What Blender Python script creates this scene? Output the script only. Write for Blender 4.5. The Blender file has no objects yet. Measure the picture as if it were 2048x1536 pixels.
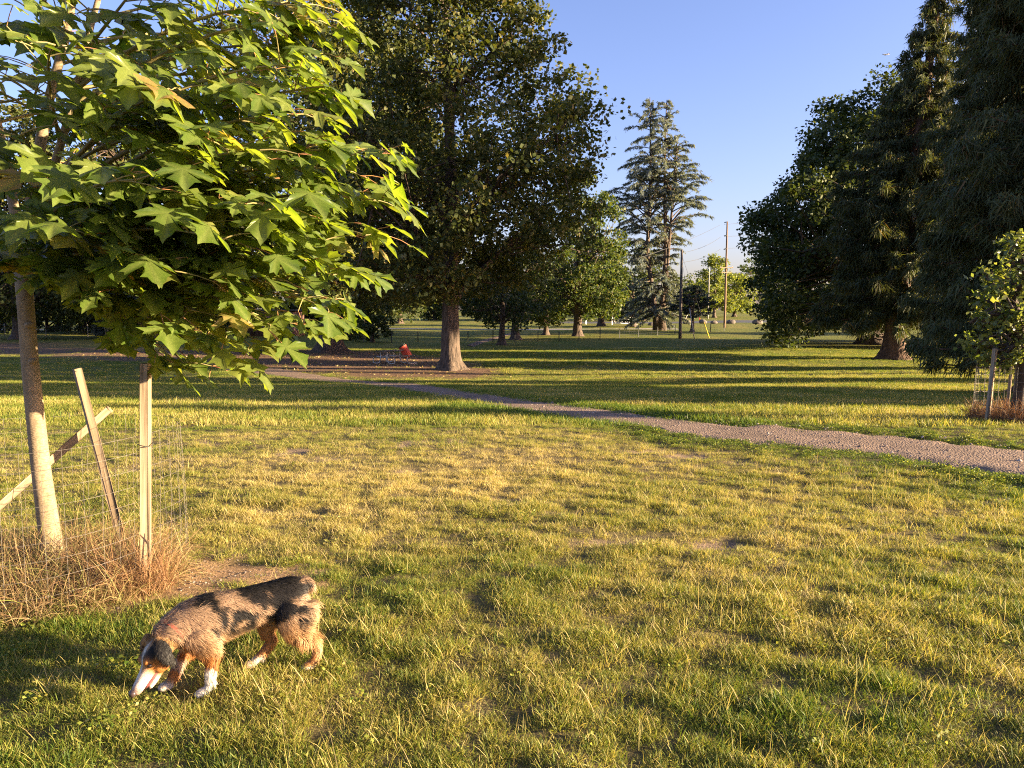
import bpy, math, random
import numpy as np
from mathutils import Vector, Matrix

# ------------------------------------------------------------------ camera, sky, sun
SC = bpy.context.scene
COL = SC.collection
F = 1518.0                      # focal length in photo pixels (2048 wide)
EYE = 1.65
PITCH = math.atan(148.0 / F)
SUN_AZ, SUN_EL = math.radians(99.0), math.radians(10.5)

cam_d = bpy.data.cameras.new('camera')
cam = bpy.data.objects.new('camera', cam_d)
COL.objects.link(cam)
cam.location = (0, 0, EYE)
cam.rotation_euler = (math.pi / 2 - PITCH, 0, 0)
cam_d.sensor_width = 36.0
cam_d.lens = 36.0 * F / 2048.0
cam_d.clip_start = 0.05
cam_d.clip_end = 20000
SC.camera = cam

world = bpy.data.worlds.new("World")
SC.world = world
world.use_nodes = True
_nt = world.node_tree
_sky = _nt.nodes.new('ShaderNodeTexSky')
_sky.sky_type = 'NISHITA'
_sky.sun_disc = False
_sky.sun_elevation = SUN_EL
_sky.sun_rotation = SUN_AZ
_sky.altitude = 50
_sky.air_density = 1.0
_sky.dust_density = 1.6
_sky.ozone_density = 3.0
_tint = _nt.nodes.new('ShaderNodeMix'); _tint.data_type = 'RGBA'; _tint.blend_type = 'MULTIPLY'
_tint.inputs[0].default_value = 1.0; _tint.inputs[7].default_value = (1.1, 0.87, 1.03, 1)      # white balance of the evening sky
_nt.links.new(_sky.outputs[0], _tint.inputs[6])
_nt.links.new(_tint.outputs[2], _nt.nodes['Background'].inputs[0])
_nt.nodes['Background'].inputs[1].default_value = 0.069

SUNV = Vector((math.sin(SUN_AZ) * math.cos(SUN_EL), math.cos(SUN_AZ) * math.cos(SUN_EL), math.sin(SUN_EL)))
sun_d = bpy.data.lights.new('sun', 'SUN')
sun_d.energy = 5.0
sun_d.angle = math.radians(0.6)
sun_d.color = (1.0, 0.79, 0.50)
sun = bpy.data.objects.new('sun', sun_d)
sun.rotation_euler = (-SUNV).to_track_quat('-Z', 'Y').to_euler()
sun.location = (30, 0, 30)
COL.objects.link(sun)

SC.view_settings.view_transform = 'Standard'
SC.view_settings.look = 'None'
SC.view_settings.gamma = 1.0
SC.view_settings.use_curve_mapping = False
SC.view_settings.exposure = 2.5
SC.cycles.max_bounces = 6
SC.cycles.diffuse_bounces = 3
SC.cycles.transmission_bounces = 4
SC.cycles.transparent_max_bounces = 6
SC.cycles.use_denoising = False
SC.cycles.filter_width = 1.1

rng = np.random.default_rng(7)
random.seed(7)

# ------------------------------------------------------------------ helpers: noise, terrain, pixels
def _hash(ix, iy, seed):
    n = (ix.astype(np.int64) * 374761393 + iy.astype(np.int64) * 668265263 + seed * 144269504) & 0xffffffff
    n = ((n ^ (n >> 13)) * 1274126177) & 0xffffffff
    n = n ^ (n >> 16)
    return (n & 0xffff) / 65535.0

def vnoise(x, y, seed=0):
    x = np.asarray(x, float); y = np.asarray(y, float)
    ix = np.floor(x); iy = np.floor(y)
    fx = x - ix; fy = y - iy
    fx = fx * fx * (3 - 2 * fx); fy = fy * fy * (3 - 2 * fy)
    ix = ix.astype(np.int64); iy = iy.astype(np.int64)
    a = _hash(ix, iy, seed); b = _hash(ix + 1, iy, seed)
    c = _hash(ix, iy + 1, seed); d = _hash(ix + 1, iy + 1, seed)
    return (a * (1 - fx) + b * fx) * (1 - fy) + (c * (1 - fx) + d * fx) * fy

def fbm(x, y, seed=0, octv=3):
    s = 0; a = 1; t = 0
    for k in range(octv):
        s = s + a * vnoise(np.asarray(x) * 2 ** k + 17.3 * k, np.asarray(y) * 2 ** k - 9.1 * k, seed + k)
        t += a; a *= 0.5
    return s / t

_PY = np.array([-2000, 0, 4, 8, 12, 16, 22, 30, 40, 46, 60, 90, 115, 140, 180, 230, 300, 1000, 6000], float)
_PH = np.array([1.65, 1.65, 1.65, 1.72, 1.82, 2.0, 2.4, 2.85, 3.16, 3.2, 3.25, 3.2, 3.0, 2.75, 2.35, 1.8, 1.4, 1.2, 1.2])
_ty = np.arange(-60, 420, 0.5)
_th = np.interp(_ty, _PY, _PH)
_k = np.exp(-0.5 * (np.arange(-16, 17) / 5.0) ** 2); _k /= _k.sum()
_th = np.convolve(np.pad(_th, 16, mode='edge'), _k, 'valid')

def base_z(x, y):
    y = np.asarray(y, float)
    return EYE - np.where(y < 400, np.interp(y, _ty, _th), np.interp(y, _PY, _PH))

def ray(u, v):
    dx = (u - 1024) / F; dy = -(v - 768) / F
    c, s = math.cos(PITCH), math.sin(PITCH)
    return np.array([dx, c + dy * s, -s + dy * c])

def at(u, v, Y):
    d = ray(u, v)
    return np.array([0, 0, EYE]) + d * (Y / d[1])

def gnd(u, v):
    d = ray(u, v)
    lo, hi = 0.5, 0.5
    while hi < 2500:
        p = d * hi
        if EYE + p[2] < base_z(p[0], p[1]): break
        lo = hi; hi *= 1.03
    for _ in range(30):
        m = (lo + hi) / 2; p = d * m
        if EYE + p[2] < base_z(p[0], p[1]): hi = m
        else: lo = m
    p = d * hi
    return np.array([p[0], p[1], EYE + p[2]])

def poly_sd(x, y, P):
    """signed distance to a polygon, negative inside"""
    x = np.asarray(x, float); y = np.asarray(y, float)
    ins = np.zeros(x.shape, bool); dm = np.full(x.shape, 1e9)
    n = len(P)
    for i in range(n):
        x1, y1 = P[i]; x2, y2 = P[(i + 1) % n]
        if y1 != y2:
            c = ((y1 > y) != (y2 > y)) & (x < (x2 - x1) * (y - y1) / (y2 - y1) + x1)
            ins ^= c
        ex, ey = x2 - x1, y2 - y1
        t = np.clip(((x - x1) * ex + (y - y1) * ey) / (ex * ex + ey * ey + 1e-9), 0, 1)
        dm = np.minimum(dm, np.hypot(x - x1 - t * ex, y - y1 - t * ey))
    return np.where(ins, -dm, dm)

PATH_TOP = [(2500, 955), (2048, 897), (1800, 869), (1592, 857), (1400, 843), (1300, 829), (1150, 811), (984, 789), (837, 765), (690, 751), (560, 738), (450, 731)]
PATH_BOT = [(2500, 1045), (2048, 957), (1800, 915), (1592, 893), (1400, 881), (1300, 854), (1150, 836), (984, 817), (837, 786), (690, 763), (560, 749), (450, 741)]
PT = np.array([gnd(*p)[:2] for p in PATH_TOP]); PB = np.array([gnd(*p)[:2] for p in PATH_BOT])
PATH_POLY = [tuple(p) for p in PT] + [tuple(p) for p in PB[::-1]]
DIRT_PX = [(-300, 683), (0, 685), (250, 693), (450, 699), (600, 702), (760, 704), (860, 714), (950, 730), (1010, 740),
           (1000, 746), (900, 751), (720, 750), (500, 736), (250, 724), (0, 712), (-300, 708)]
DIRT_POLY = [tuple(gnd(*p)[:2]) for p in DIRT_PX]
DIRT2 = gnd(1955, 794)[:2]
BARE = gnd(395, 1150)[:2]
CAGE = np.array([-2.98, 4.72])

def path_mask(x, y):
    sd = poly_sd(x, y, PATH_POLY) + (fbm(np.asarray(x) * 1.7, np.asarray(y) * 1.7, 31) - 0.5) * 0.7 * np.clip(np.asarray(y) / 9.0, 0.5, 1.3)
    return np.clip(0.5 - sd / 0.25, 0, 1)

def dirt_mask(x, y):
    x = np.asarray(x); y = np.asarray(y)
    sd = poly_sd(x, y, DIRT_POLY) + (fbm(x * 0.5, y * 0.5, 41) - 0.5) * 3.0
    m = np.clip(0.5 - sd / 1.2, 0, 1)
    d2 = np.hypot((x - DIRT2[0]) / 1.3, (y - DIRT2[1]) / 1.0) + (fbm(x * 1.1, y * 1.1, 43) - .5) * 0.8
    m = np.maximum(m, np.clip(1.15 - d2, 0, 1))
    d3 = np.hypot((x - BARE[0]) / 0.75, (y - BARE[1]) / 0.5) + (fbm(x * 4, y * 4, 44) - .5) * 1.5
    m = np.maximum(m, np.clip((1.1 - d3) * 1.5, 0, 1))
    return m

def bare_mask(x, y):
    """small worn patches between the tussocks"""
    n = fbm(x * 1.5, y * 1.5, 51, 3)
    n = n - 0.2 * np.clip((4.0 - y), 0, 1)
    c = np.exp(-(((x - 1.6) / 2.6) ** 2 + ((y - 6.0) / 2.2) ** 2)) * 0.13 + np.exp(-(((x - 3.0) / 1.4) ** 2 + ((y - 4.4) / 1.0) ** 2)) * 0.07
    return np.clip((n + c * .3 - 0.735) * 14, 0, 1)

def terrain(x, y):
    x = np.asarray(x, float); y = np.asarray(y, float)
    z = base_z(x, y)
    near = np.clip((26 - y) / 12, 0, 1)
    pm = path_mask(x, y)
    hum = (fbm(x * 4.2, y * 6.5, 11, 2) - 0.5) * 0.05 + (fbm(x * 0.5, y * 0.7, 12, 2) - 0.5) * 0.06
    z = z + hum * near * (1 - pm) * np.clip((np.abs(y) - 0.2), 0, 1)
    z = z + (fbm(x * 0.06, y * 0.09, 13, 2) - 0.5) * 0.5 * np.clip((y - 16) / 20, 0, 1)
    z = z - bare_mask(x, y) * near * 0.02 - pm * 0.03
    # worn hollow beside the wooden stake, little mound inside the wire cage
    return z

# ------------------------------------------------------------------ helpers: meshes and objects
def mesh(name, V, tris=None, quads=None, smooth=False):
    V = np.asarray(V, np.float32).reshape(-1, 3)
    me = bpy.data.meshes.new(name)
    t = np.zeros((0, 3), np.int32) if tris is None or len(tris) == 0 else np.asarray(tris, np.int32).reshape(-1, 3)
    q = np.zeros((0, 4), np.int32) if quads is None or len(quads) == 0 else np.asarray(quads, np.int32).reshape(-1, 4)
    me.vertices.add(len(V)); me.vertices.foreach_set('co', V.ravel())
    me.loops.add(t.size + q.size)
    me.loops.foreach_set('vertex_index', np.concatenate([t.ravel(), q.ravel()]).astype(np.int32))
    me.polygons.add(len(t) + len(q))
    st = np.concatenate([np.arange(len(t)) * 3, t.size + np.arange(len(q)) * 4]).astype(np.int32)
    me.polygons.foreach_set('loop_start', st)
    if smooth:
        me.polygons.foreach_set('use_smooth', np.ones(len(t) + len(q), bool))
    me.update(calc_edges=True)
    return me

def vcol(me, name, C):
    a = me.attributes.new(name, 'FLOAT_COLOR', 'POINT')
    C = np.asarray(C, np.float32)
    if C.shape[1] == 3:
        C = np.concatenate([C, np.ones((len(C), 1), np.float32)], 1)
    a.data.foreach_set('color', C.ravel())

def vfloat(me, name, A):
    a = me.attributes.new(name, 'FLOAT', 'POINT')
    a.data.foreach_set('value', np.asarray(A, np.float32))

def obj(name, me, mat=None, parent=None, label=None, cat=None, group=None, kind=None, loc=None):
    o = bpy.data.objects.new(name, me)
    COL.objects.link(o)
    if mat is not None and me is not None and len(me.materials) == 0:
        me.materials.append(mat)
    if parent is not None: o.parent = parent
    if loc is not None: o.location = loc
    if label: o['label'] = label
    if cat: o['category'] = cat
    if group: o['group'] = group
    if kind: o['kind'] = kind
    return o

def thing(name, label, cat, loc, group=None, rz=0.0):
    o = obj(name, None, label=label, cat=cat, group=group, loc=tuple(float(c) for c in loc))
    o.rotation_euler = (0, 0, rz)
    return o

class MB:
    def __init__(self): self.V = []; self.T = []; self.Q = []; self.n = 0
    def add(self, V, T=None, Q=None):
        V = np.asarray(V, float).reshape(-1, 3)
        if T is not None and len(T): self.T.append(np.asarray(T, int).reshape(-1, 3) + self.n)
        if Q is not None and len(Q): self.Q.append(np.asarray(Q, int).reshape(-1, 4) + self.n)
        self.V.append(V); self.n += len(V)
        return self
    def tube(self, P, R, sides=8, cap=True, mod=None):
        P = np.asarray(P, float); n = len(P)
        R = np.broadcast_to(np.asarray(R, float), (n,))
        T = np.gradient(P, axis=0); T /= np.linalg.norm(T, axis=1)[:, None] + 1e-12
        ref = np.array([0, 0, 1.0]) if abs(T[0, 2]) < 0.9 else np.array([1.0, 0, 0])
        N = np.cross(ref, T[0]); N /= np.linalg.norm(N)
        ang = np.arange(sides) * 2 * math.pi / sides
        V = np.zeros((n, sides, 3))
        for i in range(n):
            N = N - T[i] * N.dot(T[i]); N /= np.linalg.norm(N) + 1e-12
            B = np.cross(T[i], N)
            r = R[i] * (np.ones(sides) if mod is None else mod(i / (n - 1), ang))
            V[i] = P[i] + (np.cos(ang) * r)[:, None] * N + (np.sin(ang) * r)[:, None] * B
        i0 = np.arange(n - 1)[:, None] * sides; j = np.arange(sides)[None]
        Q = np.stack([i0 + j, i0 + (j + 1) % sides, i0 + sides + (j + 1) % sides, i0 + sides + j], -1).reshape(-1, 4)
        V = V.reshape(-1, 3)
        if cap:
            V = np.concatenate([V, P[:1], P[-1:]])
            a, b = n * sides, n * sides + 1
            jj = np.arange(sides)
            T0 = np.stack([np.full(sides, a), (jj + 1) % sides, jj], -1)
            T1 = np.stack([np.full(sides, b), (n - 1) * sides + jj, (n - 1) * sides + (jj + 1) % sides], -1)
            self.add(V, np.concatenate([T0, T1]), Q)
        else:
            self.add(V, None, Q)
        return self
    def box(self, c, s, M=None, bev=0.0):
        x, y, z = s[0] / 2, s[1] / 2, s[2] / 2
        b = min(bev, x * .9, y * .9, z * .9)
        if b <= 0:
            V = np.array([[i * x, j * y, k * z] for i in (-1, 1) for j in (-1, 1) for k in (-1, 1)], float)
            Q = [[0, 1, 3, 2], [4, 6, 7, 5], [0, 4, 5, 1], [2, 3, 7, 6], [0, 2, 6, 4], [1, 5, 7, 3]]
            T = []
        else:
            V = []; idx = {}
            for i in (-1, 1):
                for j in (-1, 1):
                    for k in (-1, 1):
                        for a in range(3):
                            p = [i * (x - b), j * (y - b), k * (z - b)]
                            p[a] = (i * x, j * y, k * z)[a]
                            idx[(i, j, k, a)] = len(V); V.append(p)
            V = np.array(V); Q = []; T = []
            for a in range(3):
                o1, o2 = [q for q in range(3) if q != a]
                for sg in (-1, 1):
                    f = []
                    for s1, s2 in ((-1, -1), (1, -1), (1, 1), (-1, 1)):
                        kx = [0, 0, 0]; kx[a] = sg; kx[o1] = s1; kx[o2] = s2
                        f.append(idx[(*kx, a)])
                    Q.append(f)
                for s1 in (-1, 1):
                    for s2 in (-1, 1):
                        kx = [0, 0, 0]; kx[o1] = s1; kx[o2] = s2
                        ka = kx[:]; ka[a] = -1; kb = kx[:]; kb[a] = 1
                        Q.append([idx[(*ka, o1)], idx[(*kb, o1)], idx[(*kb, o2)], idx[(*ka, o2)]])
            for i in (-1, 1):
                for j in (-1, 1):
                    for k in (-1, 1):
                        T.append([idx[(i, j, k, 0)], idx[(i, j, k, 1)], idx[(i, j, k, 2)]])
        if M is not None: V = V @ np.asarray(M, float).T
        return self.add(V + np.asarray(c, float), T, Q)
    def ell(self, c, r, M=None, nu=14, nv=9):
        th = np.linspace(0, math.pi, nv); ph = np.arange(nu) * 2 * math.pi / nu
        V = np.stack([np.sin(th)[:, None] * np.cos(ph), np.sin(th)[:, None] * np.sin(ph), np.cos(th)[:, None] * np.ones(nu)], -1).reshape(-1, 3) * np.asarray(r)
        if M is not None: V = V @ np.asarray(M, float).T
        i0 = np.arange(nv - 1)[:, None] * nu; j = np.arange(nu)[None]
        Q = np.stack([i0 + j, i0 + nu + j, i0 + nu + (j + 1) % nu, i0 + (j + 1) % nu], -1).reshape(-1, 4)
        return self.add(V + np.asarray(c, float), None, Q)
    def build(self, name, smooth=False):
        return mesh(name, np.concatenate(self.V), np.concatenate(self.T) if self.T else None, np.concatenate(self.Q) if self.Q else None, smooth)

def beam_matrix(a, b, roll=0.0):
    d = Vector(b) - Vector(a)
    q = d.to_track_quat('Z', 'Y')
    return np.array((q.to_matrix() @ Matrix.Rotation(roll, 3, 'Z')))

def unit(v):
    v = np.asarray(v, float)
    return v / (np.linalg.norm(v, axis=-1, keepdims=True) + 1e-12)

def strips(P, D, S, L, W, bend):
    """tapered two-segment ribbons: P root, D direction, S side, L length, W width, bend = offset vector of the tip"""
    n = len(P); L = np.broadcast_to(L, (n,))[:, None]; W = np.broadcast_to(W, (n,))[:, None]
    M = P + D * L * 0.5 + bend * 0.25
    E_ = P + D * L + bend
    V = np.stack([P - S * W * .35, P + S * W * .35, M + S * W * .5, M - S * W * .5, E_], 1).reshape(-1, 3)
    b = np.arange(n)[:, None] * 5
    return V, b + np.array([3, 2, 4]), b + np.array([0, 1, 2, 3])

def needles(P, D, S, L, W, bend):
    n = len(P); L = np.broadcast_to(L, (n,))[:, None]; W = np.broadcast_to(W, (n,))[:, None]
    V = np.stack([P - S * W * .5, P + S * W * .5, P + D * L + bend], 1).reshape(-1, 3)
    return V, np.arange(n * 3).reshape(-1, 3)

def leaves(C, Dv, Nv, s, asp=0.75):
    """folded rhombic leaves"""
    n = len(C); s = np.broadcast_to(s, (n,))[:, None]
    S = unit(np.cross(Dv, Nv)); Nn = np.cross(S, Dv)
    V = np.stack([C - Dv * s * .5, C + S * s * asp * .5 - Nn * s * .12 + Dv * s * .05, C + Dv * s * .5 - Nn * s * .1, C - S * s * asp * .5 - Nn * s * .12 + Dv * s * .05], 1).reshape(-1, 3)
    b = np.arange(n)[:, None] * 4
    return V, np.concatenate([b + np.array([0, 1, 2]), b + np.array([0, 2, 3])])

def rdir(n, r=None):
    r = r or rng
    v = r.normal(size=(n, 3))
    return unit(v)

def bez(a, b, c, n):
    t = np.linspace(0, 1, n)[:, None]
    return (1 - t) ** 2 * a + 2 * t * (1 - t) * b + t ** 2 * c

# ------------------------------------------------------------------ helpers: materials
def new_mat(name):
    m = bpy.data.materials.new(name); m.use_nodes = True
    nt = m.node_tree; nt.nodes.clear()
    out = nt.nodes.new('ShaderNodeOutputMaterial')
    return m, nt, out

def N(nt, t, **kw):
    n = nt.nodes.new(t)
    for k, v in kw.items(): setattr(n, k, v)
    return n

def ramp(nt, fac, stops):
    r = N(nt, 'ShaderNodeValToRGB')
    while len(r.color_ramp.elements) < len(stops): r.color_ramp.elements.new(0.5)
    for e, (p, c) in zip(r.color_ramp.elements, stops):
        e.position = p; e.color = (*c, 1)
    nt.links.new(fac, r.inputs[0])
    return r.outputs[0]

def noise(nt, scale, detail=4, rough=0.6, vec=None, stretch=None):
    n = N(nt, 'ShaderNodeTexNoise'); n.inputs['Scale'].default_value = scale
    n.inputs['Detail'].default_value = detail; n.inputs['Roughness'].default_value = rough
    if vec is None:
        tc = N(nt, 'ShaderNodeTexCoord'); vec = tc.outputs['Object']
    if stretch is not None:
        mp = N(nt, 'ShaderNodeMapping'); mp.inputs['Scale'].default_value = stretch
        nt.links.new(vec, mp.inputs['Vector']); vec = mp.outputs[0]
    nt.links.new(vec, n.inputs['Vector'])
    return n.outputs['Fac']

def mixc(nt, fac, a, b, mode='MIX'):
    m = N(nt, 'ShaderNodeMix', data_type='RGBA', blend_type=mode)
    for i, v in ((0, fac), (6, a), (7, b)):
        if hasattr(v, 'links') or hasattr(v, 'is_linked'): nt.links.new(v, m.inputs[i])
        else: m.inputs[i].default_value = v if i == 0 else (*v, 1)
    return m.outputs[2]

def princ(nt, out, color, rough=0.8, spec=0.3, metal=0.0, bump=None, bstr=0.3, bdist=0.02):
    p = N(nt, 'ShaderNodeBsdfPrincipled')
    if hasattr(color, 'is_linked'): nt.links.new(color, p.inputs['Base Color'])
    else: p.inputs['Base Color'].default_value = (*color, 1)
    p.inputs['Roughness'].default_value = rough; p.inputs['Metallic'].default_value = metal
    p.inputs['Specular IOR Level'].default_value = spec
    if bump is not None:
        b = N(nt, 'ShaderNodeBump'); b.inputs['Strength'].default_value = bstr; b.inputs['Distance'].default_value = bdist
        nt.links.new(bump, b.inputs['Height']); nt.links.new(b.outputs[0], p.inputs['Normal'])
    nt.links.new(p.outputs[0], out.inputs[0])
    return p

def simple_mat(name, c1, c2, scale=8, rough=0.8, spec=0.3, metal=0.0, stretch=None, bstr=0.3, bdist=0.01, mid=(0.35, 0.65)):
    m, nt, out = new_mat(name)
    f = noise(nt, scale, 6, 0.65, stretch=stretch)
    princ(nt, out, ramp(nt, f, [(mid[0], c1), (mid[1], c2)]), rough, spec, metal, bump=f, bstr=bstr, bdist=bdist)
    return m

def leaf_mat(name, stops, trans=0.4, tcol=(1.6, 1.5, 0.5), rough=0.55, spec=0.25, attr=None):
    """per-leaf colour, light coming through the blade"""
    m, nt, out = new_mat(name)
    g = N(nt, 'ShaderNodeNewGeometry')
    col = ramp(nt, g.outputs['Random Per Island'], stops)
    if attr:
        a = N(nt, 'ShaderNodeAttribute', attribute_name=attr)
        col = mixc(nt, 1.0, col, a.outputs['Color'], 'MULTIPLY')
    p = princ(nt, out, col, rough, spec)
    tr = N(nt, 'ShaderNodeBsdfTranslucent')
    tc = mixc(nt, 1.0, col, tcol, 'MULTIPLY')
    nt.links.new(tc, tr.inputs[0])
    ms = N(nt, 'ShaderNodeMixShader'); ms.inputs[0].default_value = trans
    nt.links.new(p.outputs[0], ms.inputs[1]); nt.links.new(tr.outputs[0], ms.inputs[2])
    nt.links.new(ms.outputs[0], out.inputs[0])
    return m

M = {}
M['bark'] = simple_mat('bark', (0.03, 0.021, 0.015), (0.15, 0.105, 0.075), 9, stretch=(1, 1, 0.2), bstr=1.0, bdist=0.08)
M['bark_red'] = simple_mat('bark_red', (0.045, 0.024, 0.016), (0.19, 0.105, 0.065), 9, stretch=(1, 1, 0.1), bstr=1.0, bdist=0.08)
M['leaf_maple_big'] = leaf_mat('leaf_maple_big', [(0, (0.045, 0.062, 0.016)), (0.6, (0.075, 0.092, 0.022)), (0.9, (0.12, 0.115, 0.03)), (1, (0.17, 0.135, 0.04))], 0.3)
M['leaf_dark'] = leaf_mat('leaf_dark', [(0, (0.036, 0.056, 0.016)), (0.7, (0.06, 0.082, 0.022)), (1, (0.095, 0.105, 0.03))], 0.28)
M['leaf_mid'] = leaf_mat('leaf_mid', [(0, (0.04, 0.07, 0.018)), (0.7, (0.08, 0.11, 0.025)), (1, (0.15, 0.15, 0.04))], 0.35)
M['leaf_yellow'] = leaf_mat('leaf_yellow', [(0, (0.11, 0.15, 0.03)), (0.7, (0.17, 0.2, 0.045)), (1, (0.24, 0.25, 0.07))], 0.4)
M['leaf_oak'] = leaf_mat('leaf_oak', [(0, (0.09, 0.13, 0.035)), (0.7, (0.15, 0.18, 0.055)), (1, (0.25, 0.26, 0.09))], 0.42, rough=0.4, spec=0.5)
M['cedar'] = leaf_mat('cedar', [(0, (0.05, 0.068, 0.03)), (0.75, (0.085, 0.10, 0.038)), (0.95, (0.11, 0.095, 0.035)), (1, (0.18, 0.10, 0.04))], 0.25)
M['atlas'] = leaf_mat('atlas', [(0, (0.11, 0.135, 0.13)), (0.7, (0.16, 0.185, 0.175)), (1, (0.24, 0.25, 0.21))], 0.3)
M['atlas_dark'] = leaf_mat('atlas_dark', [(0, (0.022, 0.035, 0.03)), (1, (0.045, 0.065, 0.055))], 0.15)

# ------------------------------------------------------------------ ground, path, road
def axis(lo, hi, d0, d1, c0, c1):
    """coordinates: fine step d0 inside [c0,c1], growing outwards"""
    a = list(np.arange(c0, c1 + 1e-6, d0))
    s = d0
    while a[-1] < hi: s = min(s * 1.10, d1); a.append(a[-1] + s)
    s = d0
    b = [c0]
    while b[-1] > lo: s = min(s * 1.10, d1); b.append(b[-1] - s)
    return np.array(b[:0:-1] + a)

gx = axis(-3000, 3000, 0.11, 400, -6.0, 9.0)
gy = axis(-2000, 6000, 0.10, 400, 1.2, 12.0)
GX, GY = np.meshgrid(gx, gy)
GZ = terrain(GX.ravel(), GY.ravel())
nx, ny = len(gx), len(gy)
ii = (np.arange(ny - 1)[:, None] * nx + np.arange(nx - 1)[None]).ravel()
ground_me = mesh('ground', np.stack([GX.ravel(), GY.ravel(), GZ], 1), None, np.stack([ii, ii + 1, ii + nx + 1, ii + nx], 1), True)

def dryness(x, y):
    x = np.asarray(x, float); y = np.asarray(y, float)
    d = fbm(x * 0.8, y * 1.3, 21, 5)
    d = (d - 0.5) * 1.0 + 0.47
    d = d + 0.30 * np.exp(-(((y - 8.0) / 2.6) ** 2)) * np.exp(-(((x + 0.5) / 4.5) ** 2))
    d = d - 0.05 * np.clip((4.6 - y) / 2.0, 0, 1)
    sd = poly_sd(x, y, PATH_POLY)
    d = d - 0.75 * np.exp(-(sd / 0.7) ** 2) * np.clip((18 - y) / 4, 0.15, 1)
    d = d - 0.18 * np.clip((y - 20) / 20, 0, 1)
    return np.clip(d, 0, 1)

def lush(x, y):
    sd = poly_sd(x, y, PATH_POLY)
    return np.clip(np.exp(-(sd / 0.65) ** 2) * 1.2 - 0.1 + (fbm(x * 1.2, y * 1.2, 61) - .5) * .5, 0, 1)

_x, _y = GX.ravel(), GY.ravel()
d_ = dryness(_x, _y)[:, None]
green = np.array([0.10, 0.13, 0.022]); straw = np.array([0.27, 0.21, 0.06])
far = np.clip((_y - 24) / 25, 0, 1)[:, None]
grass_far = green * (1 - d_) + straw * d_
thatch = np.array([0.085, 0.075, 0.032]) * (1 - d_) + np.array([0.17, 0.13, 0.06]) * d_
gc = thatch * (1 - far) + grass_far * far
dm = dirt_mask(_x, _y)[:, None]
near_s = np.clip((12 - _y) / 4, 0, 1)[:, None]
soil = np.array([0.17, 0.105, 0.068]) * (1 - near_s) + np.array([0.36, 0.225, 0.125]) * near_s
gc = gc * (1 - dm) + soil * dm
bm = (bare_mask(_x, _y) * np.clip((20 - _y) / 6, 0, 1))[:, None]
gc = gc * (1 - bm) + np.array([0.23, 0.165, 0.115]) * bm
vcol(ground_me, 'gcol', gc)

m, nt, out = new_mat('ground_turf')
a = N(nt, 'ShaderNodeAttribute', attribute_name='gcol')
f1 = noise(nt, 2.2, 8, 0.7); f2 = noise(nt, 45, 4, 0.7)
v1 = ramp(nt, f1, [(0.3, (0.72, 0.74, 0.7)), (0.7, (1.28, 1.24, 1.2))])
v2 = ramp(nt, f2, [(0.3, (0.55, 0.55, 0.55)), (0.7, (1.4, 1.4, 1.35))])
c = mixc(nt, 1.0, mixc(nt, 1.0, a.outputs['Color'], v1, 'MULTIPLY'), v2, 'MULTIPLY')
princ(nt, out, c, 0.95, 0.1, bump=f2, bstr=0.8, bdist=0.03)
M['ground'] = m
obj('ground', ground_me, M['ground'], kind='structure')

def drape(name, left, right, nseg, ncross, lift, edge=0.0, seed=0):
    """a strip laid on the terrain between two edge polylines"""
    def res(P):
        s = np.concatenate([[0], np.cumsum(np.linalg.norm(np.diff(P, axis=0), axis=1))])
        t = np.linspace(0, s[-1], nseg)
        return np.stack([np.interp(t, s, P[:, 0]), np.interp(t, s, P[:, 1])], 1)
    A, B = res(np.asarray(left, float)), res(np.asarray(right, float))
    for _ in range(12):
        A[1:-1] = A[1:-1] * .5 + (A[:-2] + A[2:]) * .25; B[1:-1] = B[1:-1] * .5 + (B[:-2] + B[2:]) * .25
    if edge:
        k = np.arange(nseg)
        d = unit(B - A)
        A = A + d * ((fbm(A[:, 0] * 2.2, A[:, 1] * 2.2, seed, 3) - .5) * edge * np.clip(A[:, 1] / 9, .6, 1.4))[:, None]
        B = B + d * ((fbm(B[:, 0] * 2.2, B[:, 1] * 2.2, seed + 5, 3) - .5) * edge * np.clip(B[:, 1] / 9, .6, 1.4))[:, None]
    t = np.linspace(0, 1, ncross)
    XY = A[:, None] * (1 - t)[None, :, None] + B[:, None] * t[None, :, None]
    fl = XY.reshape(-1, 2)
    z = terrain(fl[:, 0], fl[:, 1])
    prof = np.tile(np.where((t == 0) | (t == 1), -0.03, lift), nseg)
    V = np.concatenate([fl, (z + prof)[:, None]], 1)
    i = (np.arange(nseg - 1)[:, None] * ncross + np.arange(ncross - 1)[None]).ravel()
    return mesh(name, V, None, np.stack([i, i + 1, i + ncross + 1, i + ncross], 1), True)

m, nt, out = new_mat('gravel')
f1 = noise(nt, 1.5, 6, 0.7); f2 = noise(nt, 60, 5, 0.75)
vo = N(nt, 'ShaderNodeTexVoronoi'); vo.inputs['Scale'].default_value = 38
tc = N(nt, 'ShaderNodeTexCoord'); nt.links.new(tc.outputs['Object'], vo.inputs['Vector'])
c1 = ramp(nt, f2, [(0.3, (0.15, 0.105, 0.078)), (0.55, (0.24, 0.175, 0.13)), (0.75, (0.38, 0.29, 0.22))])
c2 = ramp(nt, f1, [(0.3, (0.68, 0.66, 0.64)), (0.7, (1.3, 1.25, 1.18))])
princ(nt, out, mixc(nt, 1.0, c1, c2, 'MULTIPLY'), 0.95, 0.15, bump=vo.outputs['Distance'], bstr=0.9, bdist=0.02)
M['gravel'] = m
obj('gravel_path', drape('gravel_path', PT, PB, 320, 9, 0.035, 0.45, 71), M['gravel'], kind='structure')
P2T = [gnd(*p)[:2] for p in [(930, 690), (965, 676), (1000, 667), (1030, 661)]]
P2B = [gnd(*p)[:2] for p in [(950, 693), (985, 679), (1015, 669), (1040, 663)]]
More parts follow.
